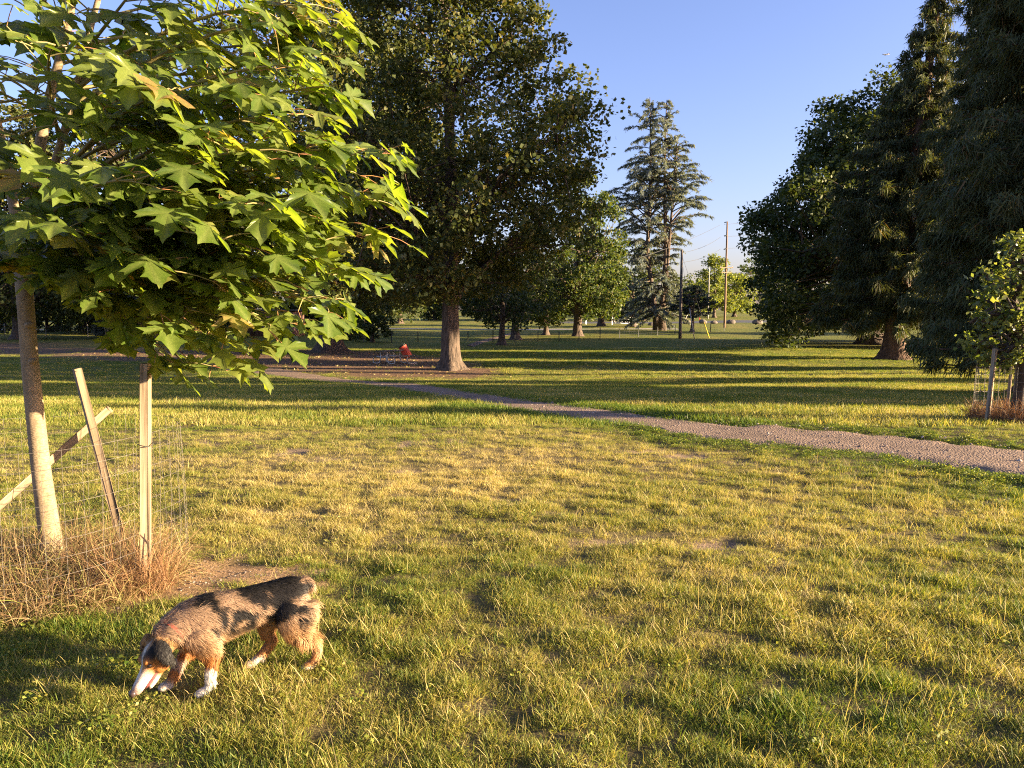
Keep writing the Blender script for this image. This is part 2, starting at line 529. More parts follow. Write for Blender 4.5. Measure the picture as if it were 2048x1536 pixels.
obj('side_path', drape('side_path', np.array(P2T), np.array(P2B), 30, 4, 0.04), M['gravel'], kind='structure')

# sunlit gravel lane and the asphalt road far behind the field
LN = 112.0
lx = np.linspace(-90, 26, 50)
obj('lane', drape('lane', np.stack([lx, LN + 9 + 0.02 * lx], 1), np.stack([lx, LN + 5 + 0.02 * lx], 1), 60, 3, 0.05), simple_mat('sandy_gravel', (0.3, 0.25, 0.2), (0.45, 0.4, 0.33), 3), kind='structure')
asphalt = simple_mat('asphalt', (0.05, 0.05, 0.055), (0.085, 0.085, 0.09), 12, 0.9, bstr=0.2)
rx = np.linspace(10, 260, 60)
obj('road', drape('road', np.stack([rx, 168 + 0.10 * rx], 1), np.stack([rx, 150 + 0.10 * rx], 1), 60, 4, 0.05), asphalt, kind='structure')

# ------------------------------------------------------------------ broadleaf trees
def flare_mod(seed, n=7, depth=0.35):
    r = np.random.default_rng(seed); ph = r.uniform(0, 6.28, 3)
    def f(t, ang):
        k = max(0, 1 - t * 5) ** 2
        return 1 + k * depth * (np.cos(ang * 4 + ph[0]) * .6 + np.cos(ang * 3 + ph[1]) * .4) + 0.05 * np.cos(ang * 5 + ph[2] + t * 9) + 0.045 * np.cos(ang * 13 + 3 * np.sin(t * 30 + ph[1])) + 0.03 * np.cos(ang * 19 + 5 * np.sin(t * 45))
    return f

def trunk_mesh(H, r, flare=1.9, lean=(0, 0), seed=0, sides=40, top=0.04, wob=0.15):
    rr = np.random.default_rng(seed)
    zz = np.concatenate([np.array([-0.25, 0.0, 0.12, 0.28, 0.5, 0.8, 1.2]) * max(1, r * 1.6), np.linspace(1.7, H, 22)])
    zz = np.unique(zz[zz <= H])
    t = np.clip(zz / H, 0, 1)
    R = r * (1 - t) ** 0.8 + top
    R = R * (1 + (flare - 1) * np.exp(-np.clip(zz, 0, 9) / (0.75 * max(.5, r))))
    ph = rr.uniform(0, 6, 2)
    P = np.stack([lean[0] * t ** 1.3 + wob * np.sin(t * 6 + ph[0]) * t, lean[1] * t ** 1.3 + wob * np.sin(t * 5 + ph[1]) * t, zz], 1)
    mb = MB(); mb.tube(P, R, sides, True, flare_mod(seed))
    return mb, P, R

def crown_tree(name, label, X, Y, H, tr, prof, leafm, nclump, per, lsize, seed, barkm='bark', cat='tree', group=None,
               clump=0.9, nlimb=14, lean=(0, 0), shift=None, flare=1.9, flat=0.65, rough=0.35, zfirst=None, trunkH=None, extra=()):
    r = np.random.default_rng(seed)
    z0 = float(terrain(X, Y))
    root = thing(name, label, cat, (X, Y, z0), group)
    mb, TP, TR = trunk_mesh(trunkH or H * 0.86, tr, flare, lean, seed, 40 if tr > .4 and Y < 75 else 12)
    pz = np.array([p[0] for p in prof]) * H; pr = np.array([p[1] for p in prof])
    # clump centres inside a lumpy envelope
    C = []
    while len(C) < nclump:
        z = r.uniform(pz[0], pz[-1], 4000); R = np.interp(z, pz, pr)
        keep = r.uniform(0, pr.max(), 4000) < R
        z, R = z[keep], R[keep]
        an = r.uniform(0, 2 * math.pi, len(z))
        lump = 1 + rough * (fbm(an * 1.6 + seed, z * 0.35, seed, 2) - 0.5) * 2
        q = r.uniform(0, 1, len(z)) ** 0.42
        p = np.stack([np.cos(an) * R * lump * q, np.sin(an) * R * lump * q, z], 1)
        if shift is not None:
            p[:, 0] += np.interp(z / H, [s[0] for s in shift], [s[1] for s in shift])
        p[:, :2] += np.asarray(lean)[None] * ((z / H) ** 1.3)[:, None]
        # break the crown into tiers with gaps
        gs = 7.0 / max(pr.max(), .1)
        g = fbm(p[:, 0] * 0.45 * gs + 3 * seed, p[:, 2] * 0.6 * gs + p[:, 1] * 0.3 * gs, seed + 9, 2)
        C.extend(p[g > 0.36])
    C = np.array(C[:nclump])
    if len(extra): C = np.concatenate([C, np.asarray(extra, float)])
    # limbs
    seeds = C[r.choice(len(C), nlimb, replace=False)]
    for _ in range(4):
        lab = np.linalg.norm(C[:, None] - seeds[None], axis=2).argmin(1)
        seeds = np.array([C[lab == k].mean(0) if (lab == k).any() else seeds[k] for k in range(nlimb)])
    bb = MB()
    for k in range(nlimb):
        idx = np.where(lab == k)[0]
        if len(idx) == 0: continue
        c = seeds[k]
        hd = math.hypot(c[0], c[1])
        za = np.clip(c[2] - hd * 0.75 - 0.6, zfirst if zfirst else pz[0] * 0.75 + 0.6, TP[-1, 2])
        a = np.array([np.interp(za, TP[:, 2], TP[:, 0]), np.interp(za, TP[:, 2], TP[:, 1]), za])
        ra = np.interp(za, TP[:, 2], TR) * 0.55
        mid = a * .45 + c * .55 + np.array([0, 0, 0.18 * hd])
        L = bez(a, mid, c, 8)
        bb.tube(L, np.linspace(ra, max(.03, ra * .25), 8), 7, False)
        for q in idx[:: max(1, len(idx) // 14)]:
            s = L[r.integers(3, 8)]
            e = C[q]
            bb.tube(bez(s, (s + e) / 2 + r.normal(0, .25, 3), e, 5), np.linspace(ra * .28 + .015, .012, 5), 5, False)
    obj('trunk', mb.build('trunk', True), M[barkm], root)
    obj('branches', bb.build('branches', True), M[barkm], root, kind='stuff')
    # leaves
    cs = clump * r.uniform(0.6, 1.3, len(C))
    off = unit(r.normal(0, 1, (len(C), per, 3))) * r.uniform(0, 1, (len(C), per, 1)) ** 0.5 * np.array([1, 1, flat]) * cs[:, None, None] * 1.05
    P = (C[:, None] + off).reshape(-1, 3)
    out_ = unit(off + np.array([0, 0, 0.2])).reshape(-1, 3)
    Dv = unit(out_ * 0.6 + r.normal(0, .6, P.shape) + np.array([0, 0, -0.25]))
    Nv = unit(r.normal(0, .65, P.shape) + np.array([0, 0, 0.75]) + out_ * .25)
    V, T = leaves(P, Dv, Nv, lsize * r.uniform(0.6, 1.25, len(P)))
    o = obj('crown', mesh('crown', V, T), M[leafm], root)
    return root

def px(u, v): 
    p = gnd(u, v); return p[0], p[1]

# main maple in the middle of the lawn
x, y = px(902, 741)
crown_tree('maple_tree', 'tall old maple with thick mossy trunk beside the picnic table and gravel path', x, y, 22.5, 0.43,
           [(0.155, 2.6), (0.2, 5.2), (0.3, 6.6), (0.45, 7.6), (0.6, 6.9), (0.75, 5.6), (0.9, 4.4), (1.0, 2.2)], 'leaf_maple_big', 760, 88, 0.24, 101, clump=1.0, nlimb=20,
           shift=[(0.15, 0.3), (0.5, 0.4), (1, 0.2)], flare=1.7, zfirst=3.2)
x2, y2 = px(662, 707)
crown_tree('maple_tree', 'huge dark maple with flared black trunk on bare earth left of the picnic table', x2, y2, 28, 0.72,
           [(0.13, 6.0), (0.22, 10.5), (0.4, 11), (0.6, 10.0), (0.8, 7.0), (1.0, 2.5)], 'leaf_maple_big', 760, 72, 0.35, 102, clump=1.5, nlimb=18, flare=2.1, zfirst=3.6)
x, y = px(1155, 672)
crown_tree('maple_tree', 'rounded green tree with yellowing top and grey trunk behind the wire fence', x, y, 19.5, 0.5,
           [(0.12, 3.6), (0.22, 6.0), (0.45, 6.4), (0.7, 5.4), (0.9, 3.4), (1.0, 1.2)], 'leaf_mid', 300, 70, 0.36, 103, clump=1.1, nlimb=12, flare=1.6)
x, y = px(1004, 689)
crown_tree('young_maple', 'small tree with slim dark trunk behind the old maple, low drooping leaves', x, y, 8.5, 0.26,
           [(0.2, 2.2), (0.4, 3.8), (0.7, 3.2), (1.0, 1.0)], 'leaf_dark', 120, 60, 0.26, 104, clump=0.8, nlimb=8)
x, y = px(1031, 677)
crown_tree('shade_tree', 'dark tree with broad flared trunk beside the side path', x, y, 11, 0.42,
           [(0.22, 3.0), (0.45, 5.0), (0.75, 4.0), (1.0, 1.4)], 'leaf_dark', 150, 60, 0.32, 105, clump=1.0, nlimb=8)
x, y = px(1092, 668)
crown_tree('shade_tree', 'low dark tree between the side path and the rounded yellow-topped tree', x, y, 9, 0.28,
           [(0.15, 2.2), (0.4, 3.6), (0.75, 2.8), (1.0, 1.0)], 'leaf_dark', 100, 60, 0.32, 106, clump=0.9, nlimb=8)
x, y = px(1202, 654)
crown_tree('shade_tree', 'farther dark-leaved tree with reddish flared trunk beside the white gate', x, y, 15, 0.5,
           [(0.15, 3.6), (0.4, 5.6), (0.75, 4.2), (1.0, 1.4)], 'leaf_dark', 130, 60, 0.4, 107, clump=1.2, nlimb=8)
# right-hand maple whose boughs sweep to the ground
x, y = at(1742, 690, 69.0)[0], 69.0
bough = [(-10.9 + 0.9 * math.sin(k * 1.7), -8.0 + math.sin(k), 0.5 + 0.3 * k) for k in range(16)]
crown_tree('maple_tree', 'broad dark maple with boughs sweeping down to the grass beside the cedars', x, y, 24.5, 0.8,
           [(0.06, 8.8), (0.2, 12.6), (0.4, 12.2), (0.55, 10.2), (0.72, 7.2), (0.88, 4.2), (1.0, 1.2)], 'leaf_dark', 950, 96, 0.36, 108, clump=1.4, nlimb=22, zfirst=3.0, extra=bough)
# yellow-green trees beyond the road
for k, (u, vt, Y, rr, lab_) in enumerate([(1428, 512, 205, 5.6, 'tall sunlit yellow-green tree beyond the road, between the two poles'),
                                     (1468, 540, 212, 6.0, 'broad sunlit yellow-green tree beyond the road, right of the brown pole'),
                                     (1395, 560, 225, 5.0, 'pale sunlit tree beyond the road, beside the bluish dome tree')]):
    p = at(u, 640, Y); zt = at(u, vt, Y)[2]; zg = float(terrain(p[0], Y)); H = zt - zg
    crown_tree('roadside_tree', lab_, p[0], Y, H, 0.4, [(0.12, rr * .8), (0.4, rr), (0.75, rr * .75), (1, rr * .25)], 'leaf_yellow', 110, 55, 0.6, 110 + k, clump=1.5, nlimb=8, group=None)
# dark belt of trees at the left behind the field
for k, (u, v, Y, H, rr, lab_) in enumerate([(40, 680, 84, 25, 9.0, 'big dark broadleaf tree behind the sapling, left of the weeping conifer'), (300, 680, 86, 27, 10.0, 'big dark broadleaf tree behind the sapling, right of the weeping conifer')]):
    p = at(u, v, Y)
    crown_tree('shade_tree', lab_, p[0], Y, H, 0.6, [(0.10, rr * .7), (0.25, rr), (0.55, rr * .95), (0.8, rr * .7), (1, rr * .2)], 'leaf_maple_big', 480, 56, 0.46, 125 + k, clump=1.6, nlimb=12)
belt = [(-40, 662, 110, 22, 'leafy dark tree at the far end of the left wire fence, beside the sapling'),
        (120, 664, 112, 19, 'dark bushy tree directly behind the wire fence, behind the sapling trunk'),
        (330, 664, 104, 22, 'dark tree behind the left wire fence, hidden mostly by maple leaves'),
        (470, 664, 108, 24, 'tall dark tree beside the brick building'),
        (590, 664, 112, 26, 'tall dark tree behind the brick building'),
        (725, 664, 100, 17, 'dense dark tree right behind the huge dark maple'),
        (800, 654, 150, 20, 'distant dark tree beyond the gravel lane, seen left of the old maple'),
        (1060, 650, 170, 21, 'distant dark tree beyond the gravel lane, seen right of the old maple'),
        (870, 648, 178, 12, 'low bushy tree beyond the gravel lane, behind the old maple trunk'),
        (955, 648, 184, 14, 'rounded bushy tree beyond the gravel lane, above the side path'),
        (1125, 648, 176, 15, 'bushy tree beyond the gravel lane, left of the rounded yellow-topped tree'),
        (1222, 648, 172, 17, 'bushy tree beyond the gravel lane, behind the white gate'),
        (1285, 647, 182, 18, 'bushy tree beyond the gravel lane, behind the tall blue-grey cedar'),
        (1345, 646, 235, 13, 'pale bushy tree beyond the road, behind the nearer utility pole')]
for k, (u, v, Y, H, lab_) in enumerate(belt):
    p = at(u, v, Y); rr = H * 0.30
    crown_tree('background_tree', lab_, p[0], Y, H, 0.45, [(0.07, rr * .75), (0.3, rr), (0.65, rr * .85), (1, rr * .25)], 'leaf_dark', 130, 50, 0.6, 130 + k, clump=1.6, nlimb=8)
for k, (u, Y, H, lab_) in enumerate([(-60, 104, 8, 'low dark thicket tree at the left end of the wire fence'), (20, 101, 7, 'low thicket tree behind the sapling trunk'), (95, 108, 9, 'dark thicket tree between the sapling and the weeping conifer'),
        (170, 102, 7, 'low thicket tree left of the weeping conifer'), (270, 104, 8, 'low thicket tree right of the weeping conifer'), (350, 100, 8.5, 'dark thicket tree behind the leaning stake'),
        (430, 103, 7.5, 'low thicket tree left of the brick building'), (630, 104, 8.5, 'dark thicket tree right of the brick building')]):
    p = at(u, 668, Y)
    crown_tree('thicket_tree', lab_, p[0], Y, H, 0.18, [(0.0, H * .42), (0.3, H * .5), (0.7, H * .4), (1, H * .12)], 'leaf_dark', 75, 62, 0.42, 145 + 10 * k, clump=1.1, nlimb=5)
# shrubs below the huge maple, along the fence
for k, (u, v, Y, H, lab_) in enumerate([(745, 684, 76, 4.6, 'dark leafy shrub by the wooden fence post'), (700, 684, 82, 3.6, 'low dark shrub behind the huge maple trunk'),
                                        (470, 676, 86, 2.6, 'low hedge-like shrub in front of the brick building'), (555, 676, 86, 2.2, 'small shrub at the corner of the brick building')]):
    p = at(u, v, Y)
    crown_tree('shrub', lab_, p[0], Y, H, 0.1, [(0.05, H * .45), (0.4, H * .55), (0.8, H * .4), (1, H * .15)], 'leaf_dark', 60, 60, 0.26, 150 + k, cat='shrub', clump=0.6, nlimb=5)
# far tree line
for k in range(16):
    u = [1290, 1345, 1375, 1500, 1540, 1600, 1180, 1110, 960, 880, 640, 540, 420, 250, 90, 1660][k]
    Y = 300 + 37 * ((k * 7) % 5); p = at(u, 630, Y); H = 13 + 4 * ((k * 5) % 4)
    crown_tree('distant_tree', 'hazy far tree on the skyline beyond the road', p[0], Y, H, 0.4, [(0.05, H * .3), (0.4, H * .36), (0.75, H * .26), (1, H * .06)], 'leaf_mid', 50, 50, 1.0, 170 + k, clump=2.2, nlimb=5, group='far trees on the skyline')

# ------------------------------------------------------------------ conifers
def cedar_tree(name, label, X, Y, H, tr, prof, seed, nbr, nspray, slen, swid, matk='cedar', barkm='bark_red', lean=(0, 0), zlow=1.6, per=3, droop=0.32, hang=0.8, gmin=0.35):
    r = np.random.default_rng(seed)
    z0 = float(terrain(X, Y))
    root = thing(name, label, 'cedar', (X, Y, z0))
    mb, TP, TR = trunk_mesh(H * 0.985, tr, 1.8, lean, seed, 44, 0.02, 0.1)
    bb = MB(); PP = []; TT = []; SZ = []
    pz = np.array([p[0] for p in prof]) * H; pr = np.array([p[1] for p in prof])
    zs = np.sort(zlow + (H * 0.985 - zlow) * r.uniform(0, 1, nbr) ** 1.05)
    an = np.arange(nbr) * 2.399 + r.normal(0, .3, nbr)
    for z, a_ in zip(zs, an):
        R = np.interp(z, pz, pr) * r.uniform(0.65, 1.12)
        a = np.array([np.interp(z, TP[:, 2], TP[:, 0]), np.interp(z, TP[:, 2], TP[:, 1]), z])
        o_ = np.array([math.cos(a_), math.sin(a_), 0])
        t = np.linspace(0, 1, 9)
        dz = -droop * R * (1.7 * t - 0.9 * t ** 2.4) + 0.10 * R * np.clip(t - .75, 0, 1) * 4 * .25
        side = np.array([-o_[1], o_[0], 0]) * r.normal(0, .12) * R
        Lp = a + o_[None] * (R * t)[:, None] + np.array([0, 0, 1.0]) * dz[:, None] + side[None] * (t ** 2)[:, None]
        Lp[:, 2] = np.maximum(Lp[:, 2], gmin + 0.25 * abs(math.sin(a_ * 7)))
        bb.tube(Lp, np.linspace(max(.02, tr * .13 * (1 - z / H) + .015), .01, 9), 5, False)
        n = max(4, int(nspray * R / pr.max()))
        nc = max(3, int(R * 3.2)); cc = r.uniform(0.12, 1.0, nc) ** 0.75          # foliage in separate tufts along the branch
        tt = np.clip(cc[r.integers(0, nc, n)] + r.normal(0, .035, n), 0.05, 1.0)
        k = tt * 8; i = np.minimum(k.astype(int), 7); f = (k - i)[:, None]
        PP.append(Lp[i] * (1 - f) + Lp[i + 1] * f); TT.append(unit(Lp[i + 1] - Lp[i])); SZ.append(np.full(n, 0.55 + 0.45 * min(1, R / pr.max() * 1.4)))
    obj('trunk', mb.build('trunk', True), M[barkm], root)
    obj('branches', bb.build('branches', True), M[barkm], root, kind='stuff')
    P = np.repeat(np.concatenate(PP), per, 0); Tn = np.repeat(np.concatenate(TT), per, 0); sz = np.repeat(np.concatenate(SZ), per)
    n = len(P)
    lat = unit(np.cross(Tn, np.array([0, 0, 1.0]))) * r.normal(0, 1, (n, 1))
    D = unit(Tn * r.uniform(0.0, 0.9, (n, 1)) + lat * 0.6 + r.normal(0, .45, (n, 3)) + np.array([0, 0, -1.0]) * r.uniform(-0.2, 1.0, (n, 1)) * hang)
    S = unit(np.cross(D, rdir(n, r)))
    L = slen * r.uniform(0.4, 1.25, n) * sz; W = swid * r.uniform(0.6, 1.3, n)
    V, T = needles(P + r.normal(0, .12, P.shape), D, S, L * r.choice([.6, 1, 1.6], n), W, np.array([0, 0, -1.0]) * (L * 0.4 * hang)[:, None])
    V[:, 2] = np.maximum(V[:, 2], gmin * .45)
    obj('crown', mesh('crown', V, T), M[matk], root)
    return root

x, y = px(1786, 719)
cedar_tree('cedar_tree', 'tall red cedar with wide sunlit reddish trunk and drooping dark sprays', x, y, 26.0, 0.62,
           [(0.0, 4.5), (0.12, 5.0), (0.35, 4.8), (0.55, 3.9), (0.67, 2.6), (0.78, 1.5), (0.92, 0.8), (1, 0.1)], 201, 360, 60, 0.42, 0.085, hang=1.3, lean=(2.2, 0), zlow=3.0, per=11, gmin=0.9)
cedar_tree('cedar_tree', 'dense cedar with a skirt of hanging branches above the staked oak', 15.3, 21.5, 22.0, 0.5,
           [(0.0, 3.2), (0.1, 3.6), (0.3, 3.2), (0.6, 2.3), (0.85, 1.2), (1, 0.1)], 202, 430, 120, 0.24, 0.04, zlow=1.5, per=10, hang=1.3)
cedar_tree('cedar_tree', 'dark cedar standing between the reddish-trunked cedar and the skirted one', 24.5, 39.6, 25.0, 0.6,
           [(0.0, 2.9), (0.15, 3.2), (0.4, 3.0), (0.7, 2.2), (0.9, 1.2), (1, 0.1)], 203, 330, 60, 0.36, 0.07, zlow=1.6, per=11, hang=1.3)

# trees farther right, standing beyond the cedars: their shadows stripe the lawn
for k, (X_, Y_, H_, r_, lab_) in enumerate([(32, 13.6, 17, 1.8, 'narrow tree off to the right of the staked oak'), (40, 15.2, 18, 2.0, 'slender tree off to the right beside the gravel path'),
        (46, 23.0, 27, 2.1, 'broad tree off to the right beyond the dense cedar'), (60, 97, 24, 6, 'broad tree off to the right of the sweeping maple'), (78, 58, 30, 6.0, 'very tall tree off to the right beside the reddish-trunked cedar'), (80, 70, 30, 6.5, 'very tall tree off to the right of the road end')]):
    crown_tree('park_tree', lab_, X_, Y_, H_, 0.4, [(0.1, r_ * .8), (0.35, r_), (0.7, r_ * .8), (1, r_ * .2)], 'leaf_dark', 130, 130, 0.55, 220 + k, clump=min(1.4, r_ * .45), nlimb=7, group='park trees beyond the cedars')

crown_tree('park_tree', 'lofty tree with a bare lower trunk off to the right of the cedars', 60, 27.2, 27, 0.5,
           [(0.52, 2.6), (0.65, 3.8), (0.85, 3.2), (1, .8)], 'leaf_dark', 130, 130, 0.55, 240, clump=1.3, nlimb=7, group='park trees beyond the cedars')

def atlas_cedar(name, label, X, Y, H, seed):
    r = np.random.default_rng(seed)
    z0 = float(terrain(X, Y))
    root = thing(name, label, 'cedar', (X, Y, z0))
    tb = MB()
    stems = []
    for (dx, top, r0) in ((-1.9, 1.0, .36), (0.6, 0.985, .4), (1.6, 0.82, .28)):
        zz = np.linspace(-0.2, H * top, 16); t = np.clip(zz / (H * top), 0, 1)
        P = np.stack([dx * np.clip(t * 3, 0, 1) ** 1.2 + 0.25 * np.sin(t * 5 + dx), 0.3 * np.sin(t * 4 + dx) * t, zz], 1)
        if dx == 1.6:
            P[:, 0] = 0.5 + 1.6 * t
        R = r0 * (1 - t) ** .8 + .04 + 0.35 * np.exp(-np.clip(zz, 0, 50) / 1.1)
        tb.tube(P, R, 12); stems.append(P)
    obj('trunk', tb.build('trunk', True), M['bark'], root)
    bb = MB(); PP = []; TT = []; LL = []
    # left side profile, right side profile (radius by height fraction)
    hz = [0.08, 0.16, 0.27, 0.36, 0.48, 0.58, 0.68, 0.78, 0.88, 0.97, 1.0]
    lf = [5.6, 5.5, 4.0, 5.0, 7.0, 7.4, 6.0, 5.0, 3.8, 1.6, 0.3]
    rt = [4.5, 3.5, 2.0, 3.4, 7.8, 6.2, 3.6, 2.6, 1.8, 0.9, 0.3]
    for k in range(520):
        f = r.uniform(0.07, 0.99)
        if 0.20 < f < 0.34 and r.uniform() < 0.25: continue
        st = stems[r.integers(0, 2) if f > .8 else r.integers(0, 3)]
        z = min(f * H, st[-1, 2] - .3)
        a = np.array([np.interp(z, st[:, 2], st[:, 0]), np.interp(z, st[:, 2], st[:, 1]), z])
        th = r.uniform(0, 2 * math.pi)
        o_ = np.array([math.cos(th), math.sin(th), 0])
        R = (np.interp(f, hz, rt) if o_[0] > 0 else np.interp(f, hz, lf)) * r.uniform(0.45, 1.1)
        up = 0.30 + 0.25 * (0.4 < f < 0.66) * (o_[0] > 0) - 0.35 * (f < 0.25)
        t = np.linspace(0, 1, 8)
        up = up + r.normal(0, .28)
        Lp = a + o_[None] * (R * t)[:, None] + np.array([0, 0, 1.0]) * (R * (up * t * 1.5 - 0.22 * t ** 3 - (up * .6) * t * t))[:, None]
        bb.tube(Lp, np.linspace(.05 + .10 * (1 - f), .015, 8), 5, False)
        n = int(6 + 7 * R)
        tt = r.uniform(.2, 1.0, n) ** .8; q = tt * 7; i = np.minimum(q.astype(int), 6); ff = (q - i)[:, None]
        PP.append(Lp[i] * (1 - ff) + Lp[i + 1] * ff); TT.append(unit(Lp[i + 1] - Lp[i])); LL.append(np.full(n, 0.35 + 0.65 * min(1, R / 5)))
    obj('branches', bb.build('branches', True), M['bark'], root, kind='stuff')
    P = np.repeat(np.concatenate(PP), 5, 0); Tn = np.repeat(np.concatenate(TT), 5, 0); ls = np.repeat(np.concatenate(LL), 5)
    P = P + r.normal(0, .10, P.shape)
    n = len(P)
    lat = unit(np.cross(Tn, np.array([0, 0, 1.0]))) * np.sign(r.normal(0, 1, (n, 1))) * r.uniform(.2, 1, (n, 1))
    D = unit(Tn * 0.75 + lat * 0.75 + np.array([0, 0, 1.0]) * r.normal(-0.1, .45, (n, 1)))
    S = unit(np.cross(D, np.array([0, 0, 1.0]) + r.normal(0, .5, (n, 3))))
    V, T = needles(P, D, S, 0.5 * ls * r.uniform(.4, 1.5, n), 0.13 * r.uniform(.6, 1.4, n), np.array([0, 0, -1.0]) * (0.14 * ls)[:, None])
    obj('crown', mesh('crown', V, T), M['atlas'], root)
x, y = px(1318, 661)
atlas_cedar('atlas_cedar', 'very tall blue-grey twin-topped cedar with layered open branches behind the poles', x, y, 33.5, 301)
# low dark boughs left of the tall cedar: a spreading cedar of its own
x, y = px(1265, 655)
crown_tree('spreading_cedar', 'low spreading blackish conifer at the foot of the tall blue-grey cedar', x, y, 9.0, 0.35,
           [(0.1, 3.6), (0.4, 4.6), (0.75, 3.0), (1.0, .8)], 'atlas_dark', 110, 60, 0.36, 302, barkm='bark', clump=0.9, nlimb=8, flat=.35)
x, y = px(1384, 664)
crown_tree('dome_tree', 'small bluish dome-shaped tree with crooked dark trunk beside the utility pole', x, y, 6.6, 0.2,
           [(0.32, 2.4), (0.5, 2.8), (0.75, 2.3), (1.0, .6)], 'atlas_dark', 120, 60, 0.26, 303, clump=0.5, nlimb=9, flat=.35, lean=(0.3, 0), trunkH=5.0)
# weeping conifer by the left fence
p = at(222, 676, 88)
cedar_tree('weeping_conifer', 'small weeping conifer with pale hanging tips standing at the left wire fence', p[0], 88, 5.6, 0.14,
           [(0, 1.6), (0.3, 1.7), (0.7, 1.2), (1, .1)], 304, 60, 40, 0.6, 0.12, matk='atlas', barkm='bark', zlow=.7, droop=.5, per=5)

# ------------------------------------------------------------------ poles, wires, fences, small far things
M['pole_wood'] = simple_mat('pole_wood', (0.07, 0.055, 0.045), (0.16, 0.13, 0.11), 6, stretch=(1, 1, .1))
M['pole_brown'] = simple_mat('pole_brown', (0.14, 0.085, 0.05), (0.26, 0.16, 0.1), 6, stretch=(1, 1, .1))
M['wire'] = simple_mat('wire', (0.05, 0.05, 0.055), (0.07, 0.07, 0.075), 30)
M['steel'] = simple_mat('steel', (0.22, 0.22, 0.22), (0.36, 0.36, 0.36), 30, 0.5, 0.5, 0.6)
M['white_paint'] = simple_mat('white_paint', (0.62, 0.62, 0.6), (0.8, 0.8, 0.78), 14, 0.6)
M['post_dark'] = simple_mat('post_dark', (0.03, 0.032, 0.028), (0.06, 0.06, 0.05), 18)
M['post_pale'] = simple_mat('post_pale', (0.3, 0.27, 0.23), (0.5, 0.46, 0.4), 18)
M['yellow_guard'] = simple_mat('yellow_guard', (0.5, 0.36, 0.03), (0.65, 0.5, 0.06), 18)
M['red_paint'] = simple_mat('red_paint', (0.45, 0.035, 0.02), (0.6, 0.06, 0.035), 10, 0.5)
M['drum_red'] = simple_mat('drum_red', (0.42, 0.045, 0.02), (0.55, 0.075, 0.035), 7, 0.55, 0.4, bstr=0.15)

def pole(name, label, u, vb, vt, Y, r, mat, arms=()):
    p = at(u, vb, Y); zg = float(terrain(p[0], Y)); H = at(u, vt, Y)[2] - zg
    root = thing(name, label, 'utility pole', (p[0], Y, zg))
    zz = np.linspace(-.2, H, 8)
    obj('shaft', MB().tube(np.stack([0 * zz, 0 * zz, zz], 1), np.linspace(r, r * .65, 8), 12).build('shaft', True), mat, root)
    for (h, w, kind) in arms:
        if kind == 'cross':
            obj('crossarm', MB().box((0, -r, h), (w, .1, .14), bev=.01).build('crossarm'), mat, root)
            for s in (-1, 1):
                obj('insulator', MB().tube([(s * w * .45, -r, h + .07), (s * w * .45, -r, h + .32)], [.06, .04], 8).build('insulator'), M['steel'], root)
        else:
            obj('bracket', MB().tube([(-w, -.1, h), (0, -.1, h + .15)], [.09, .05], 8).build('bracket'), M['post_dark'], root)
    return root, np.array([p[0], Y, zg + H])

_, topA = pole('utility_pole', 'nearer dark wooden utility pole standing in the field with no crossarm', 1360, 676, 499, 85, .19, M['pole_wood'])
_, topB = pole('utility_pole', 'taller brown wooden utility pole by the road with a crossarm', 1449, 652, 443, 128, .2, M['pole_brown'],
               arms=[(10.0, 2.2, 'cross'), (9.2, 1.6, 'cross'), (17.4, .5, 'b'), (15.2, .5, 'b'), (13.0, .5, 'b')])
_, topC = pole('utility_pole', 'thin pale utility pole far beyond the road before yellow-green trees', 1416, 640, 535, 190, .16, M['post_pale'])

def wire(label, a, b, sag, r=.022):
    t = np.linspace(0, 1, 24)[:, None]
    P = a * (1 - t) + b * t - np.array([0, 0, 1.0]) * sag * 4 * t * (1 - t)
    o = obj('power_line', MB().tube(P - a, r, 5, False).build('power_line'), M['wire'], label=label, cat='power line', loc=tuple(a), group='power lines between the poles')
ins = [at(1440, 450, 128), at(1441, 474, 128), at(1441, 498, 128)]
farR = [at(1640, 425, 150), at(1640, 455, 150), at(1640, 478, 150)]
poleA_pts = [topA + np.array([0.15, -.1, -.35]), topA + np.array([0.15, -.1, -1.4])]
lab_w = 'thin dark power line strung from the brown pole across the sky'
wire('upper thin dark power line between the brown pole and the nearer pole', ins[1], poleA_pts[0], .35); wire('lower thin dark power line between the brown pole and the nearer pole', ins[2], poleA_pts[1], .35)
lw = at(1225, 530, 70)
wire('topmost power line from the brown pole passing behind the tall cedar', ins[0], at(1180, 545, 70), .5)
for k in range(3): wire(['topmost', 'middle', 'lowest'][k] + ' power line from the brown pole into the dark maple', farR[k], ins[k] + np.array([.7, 0, .1]), .3)
wire('thin dark service wire running left from the nearer pole past the trees', poleA_pts[0], at(880, 520, 75), .6, .014)
wire('thin dark service wire running left from the nearer pole, the lower one', poleA_pts[1], at(880, 568, 75), .6, .014)
# guy wires with guards
def guy(label, top, u, v, mat, frac):
    g = gnd(u, v); g[2] = float(terrain(g[0], g[1])) - .05
    root = thing('guy_wire', label, 'guy wire', tuple(g))
    a = top - g
    obj('cable', MB().tube([a * 0, a], .012, 5, False).build('cable'), M['wire'], root)
    obj('guard', MB().tube([a * .0, a * frac], .055, 8).build('guard'), mat, root)
guy('guy wire of the nearer pole with a pale plastic guard', topA - np.array([0, 0, 1.0]), 1389, 679, M['post_pale'], .38)
guy('guy wire of the nearer pole with a yellow plastic guard', topA - np.array([0, 0, .6]), 1419, 676, M['yellow_guard'], .2)

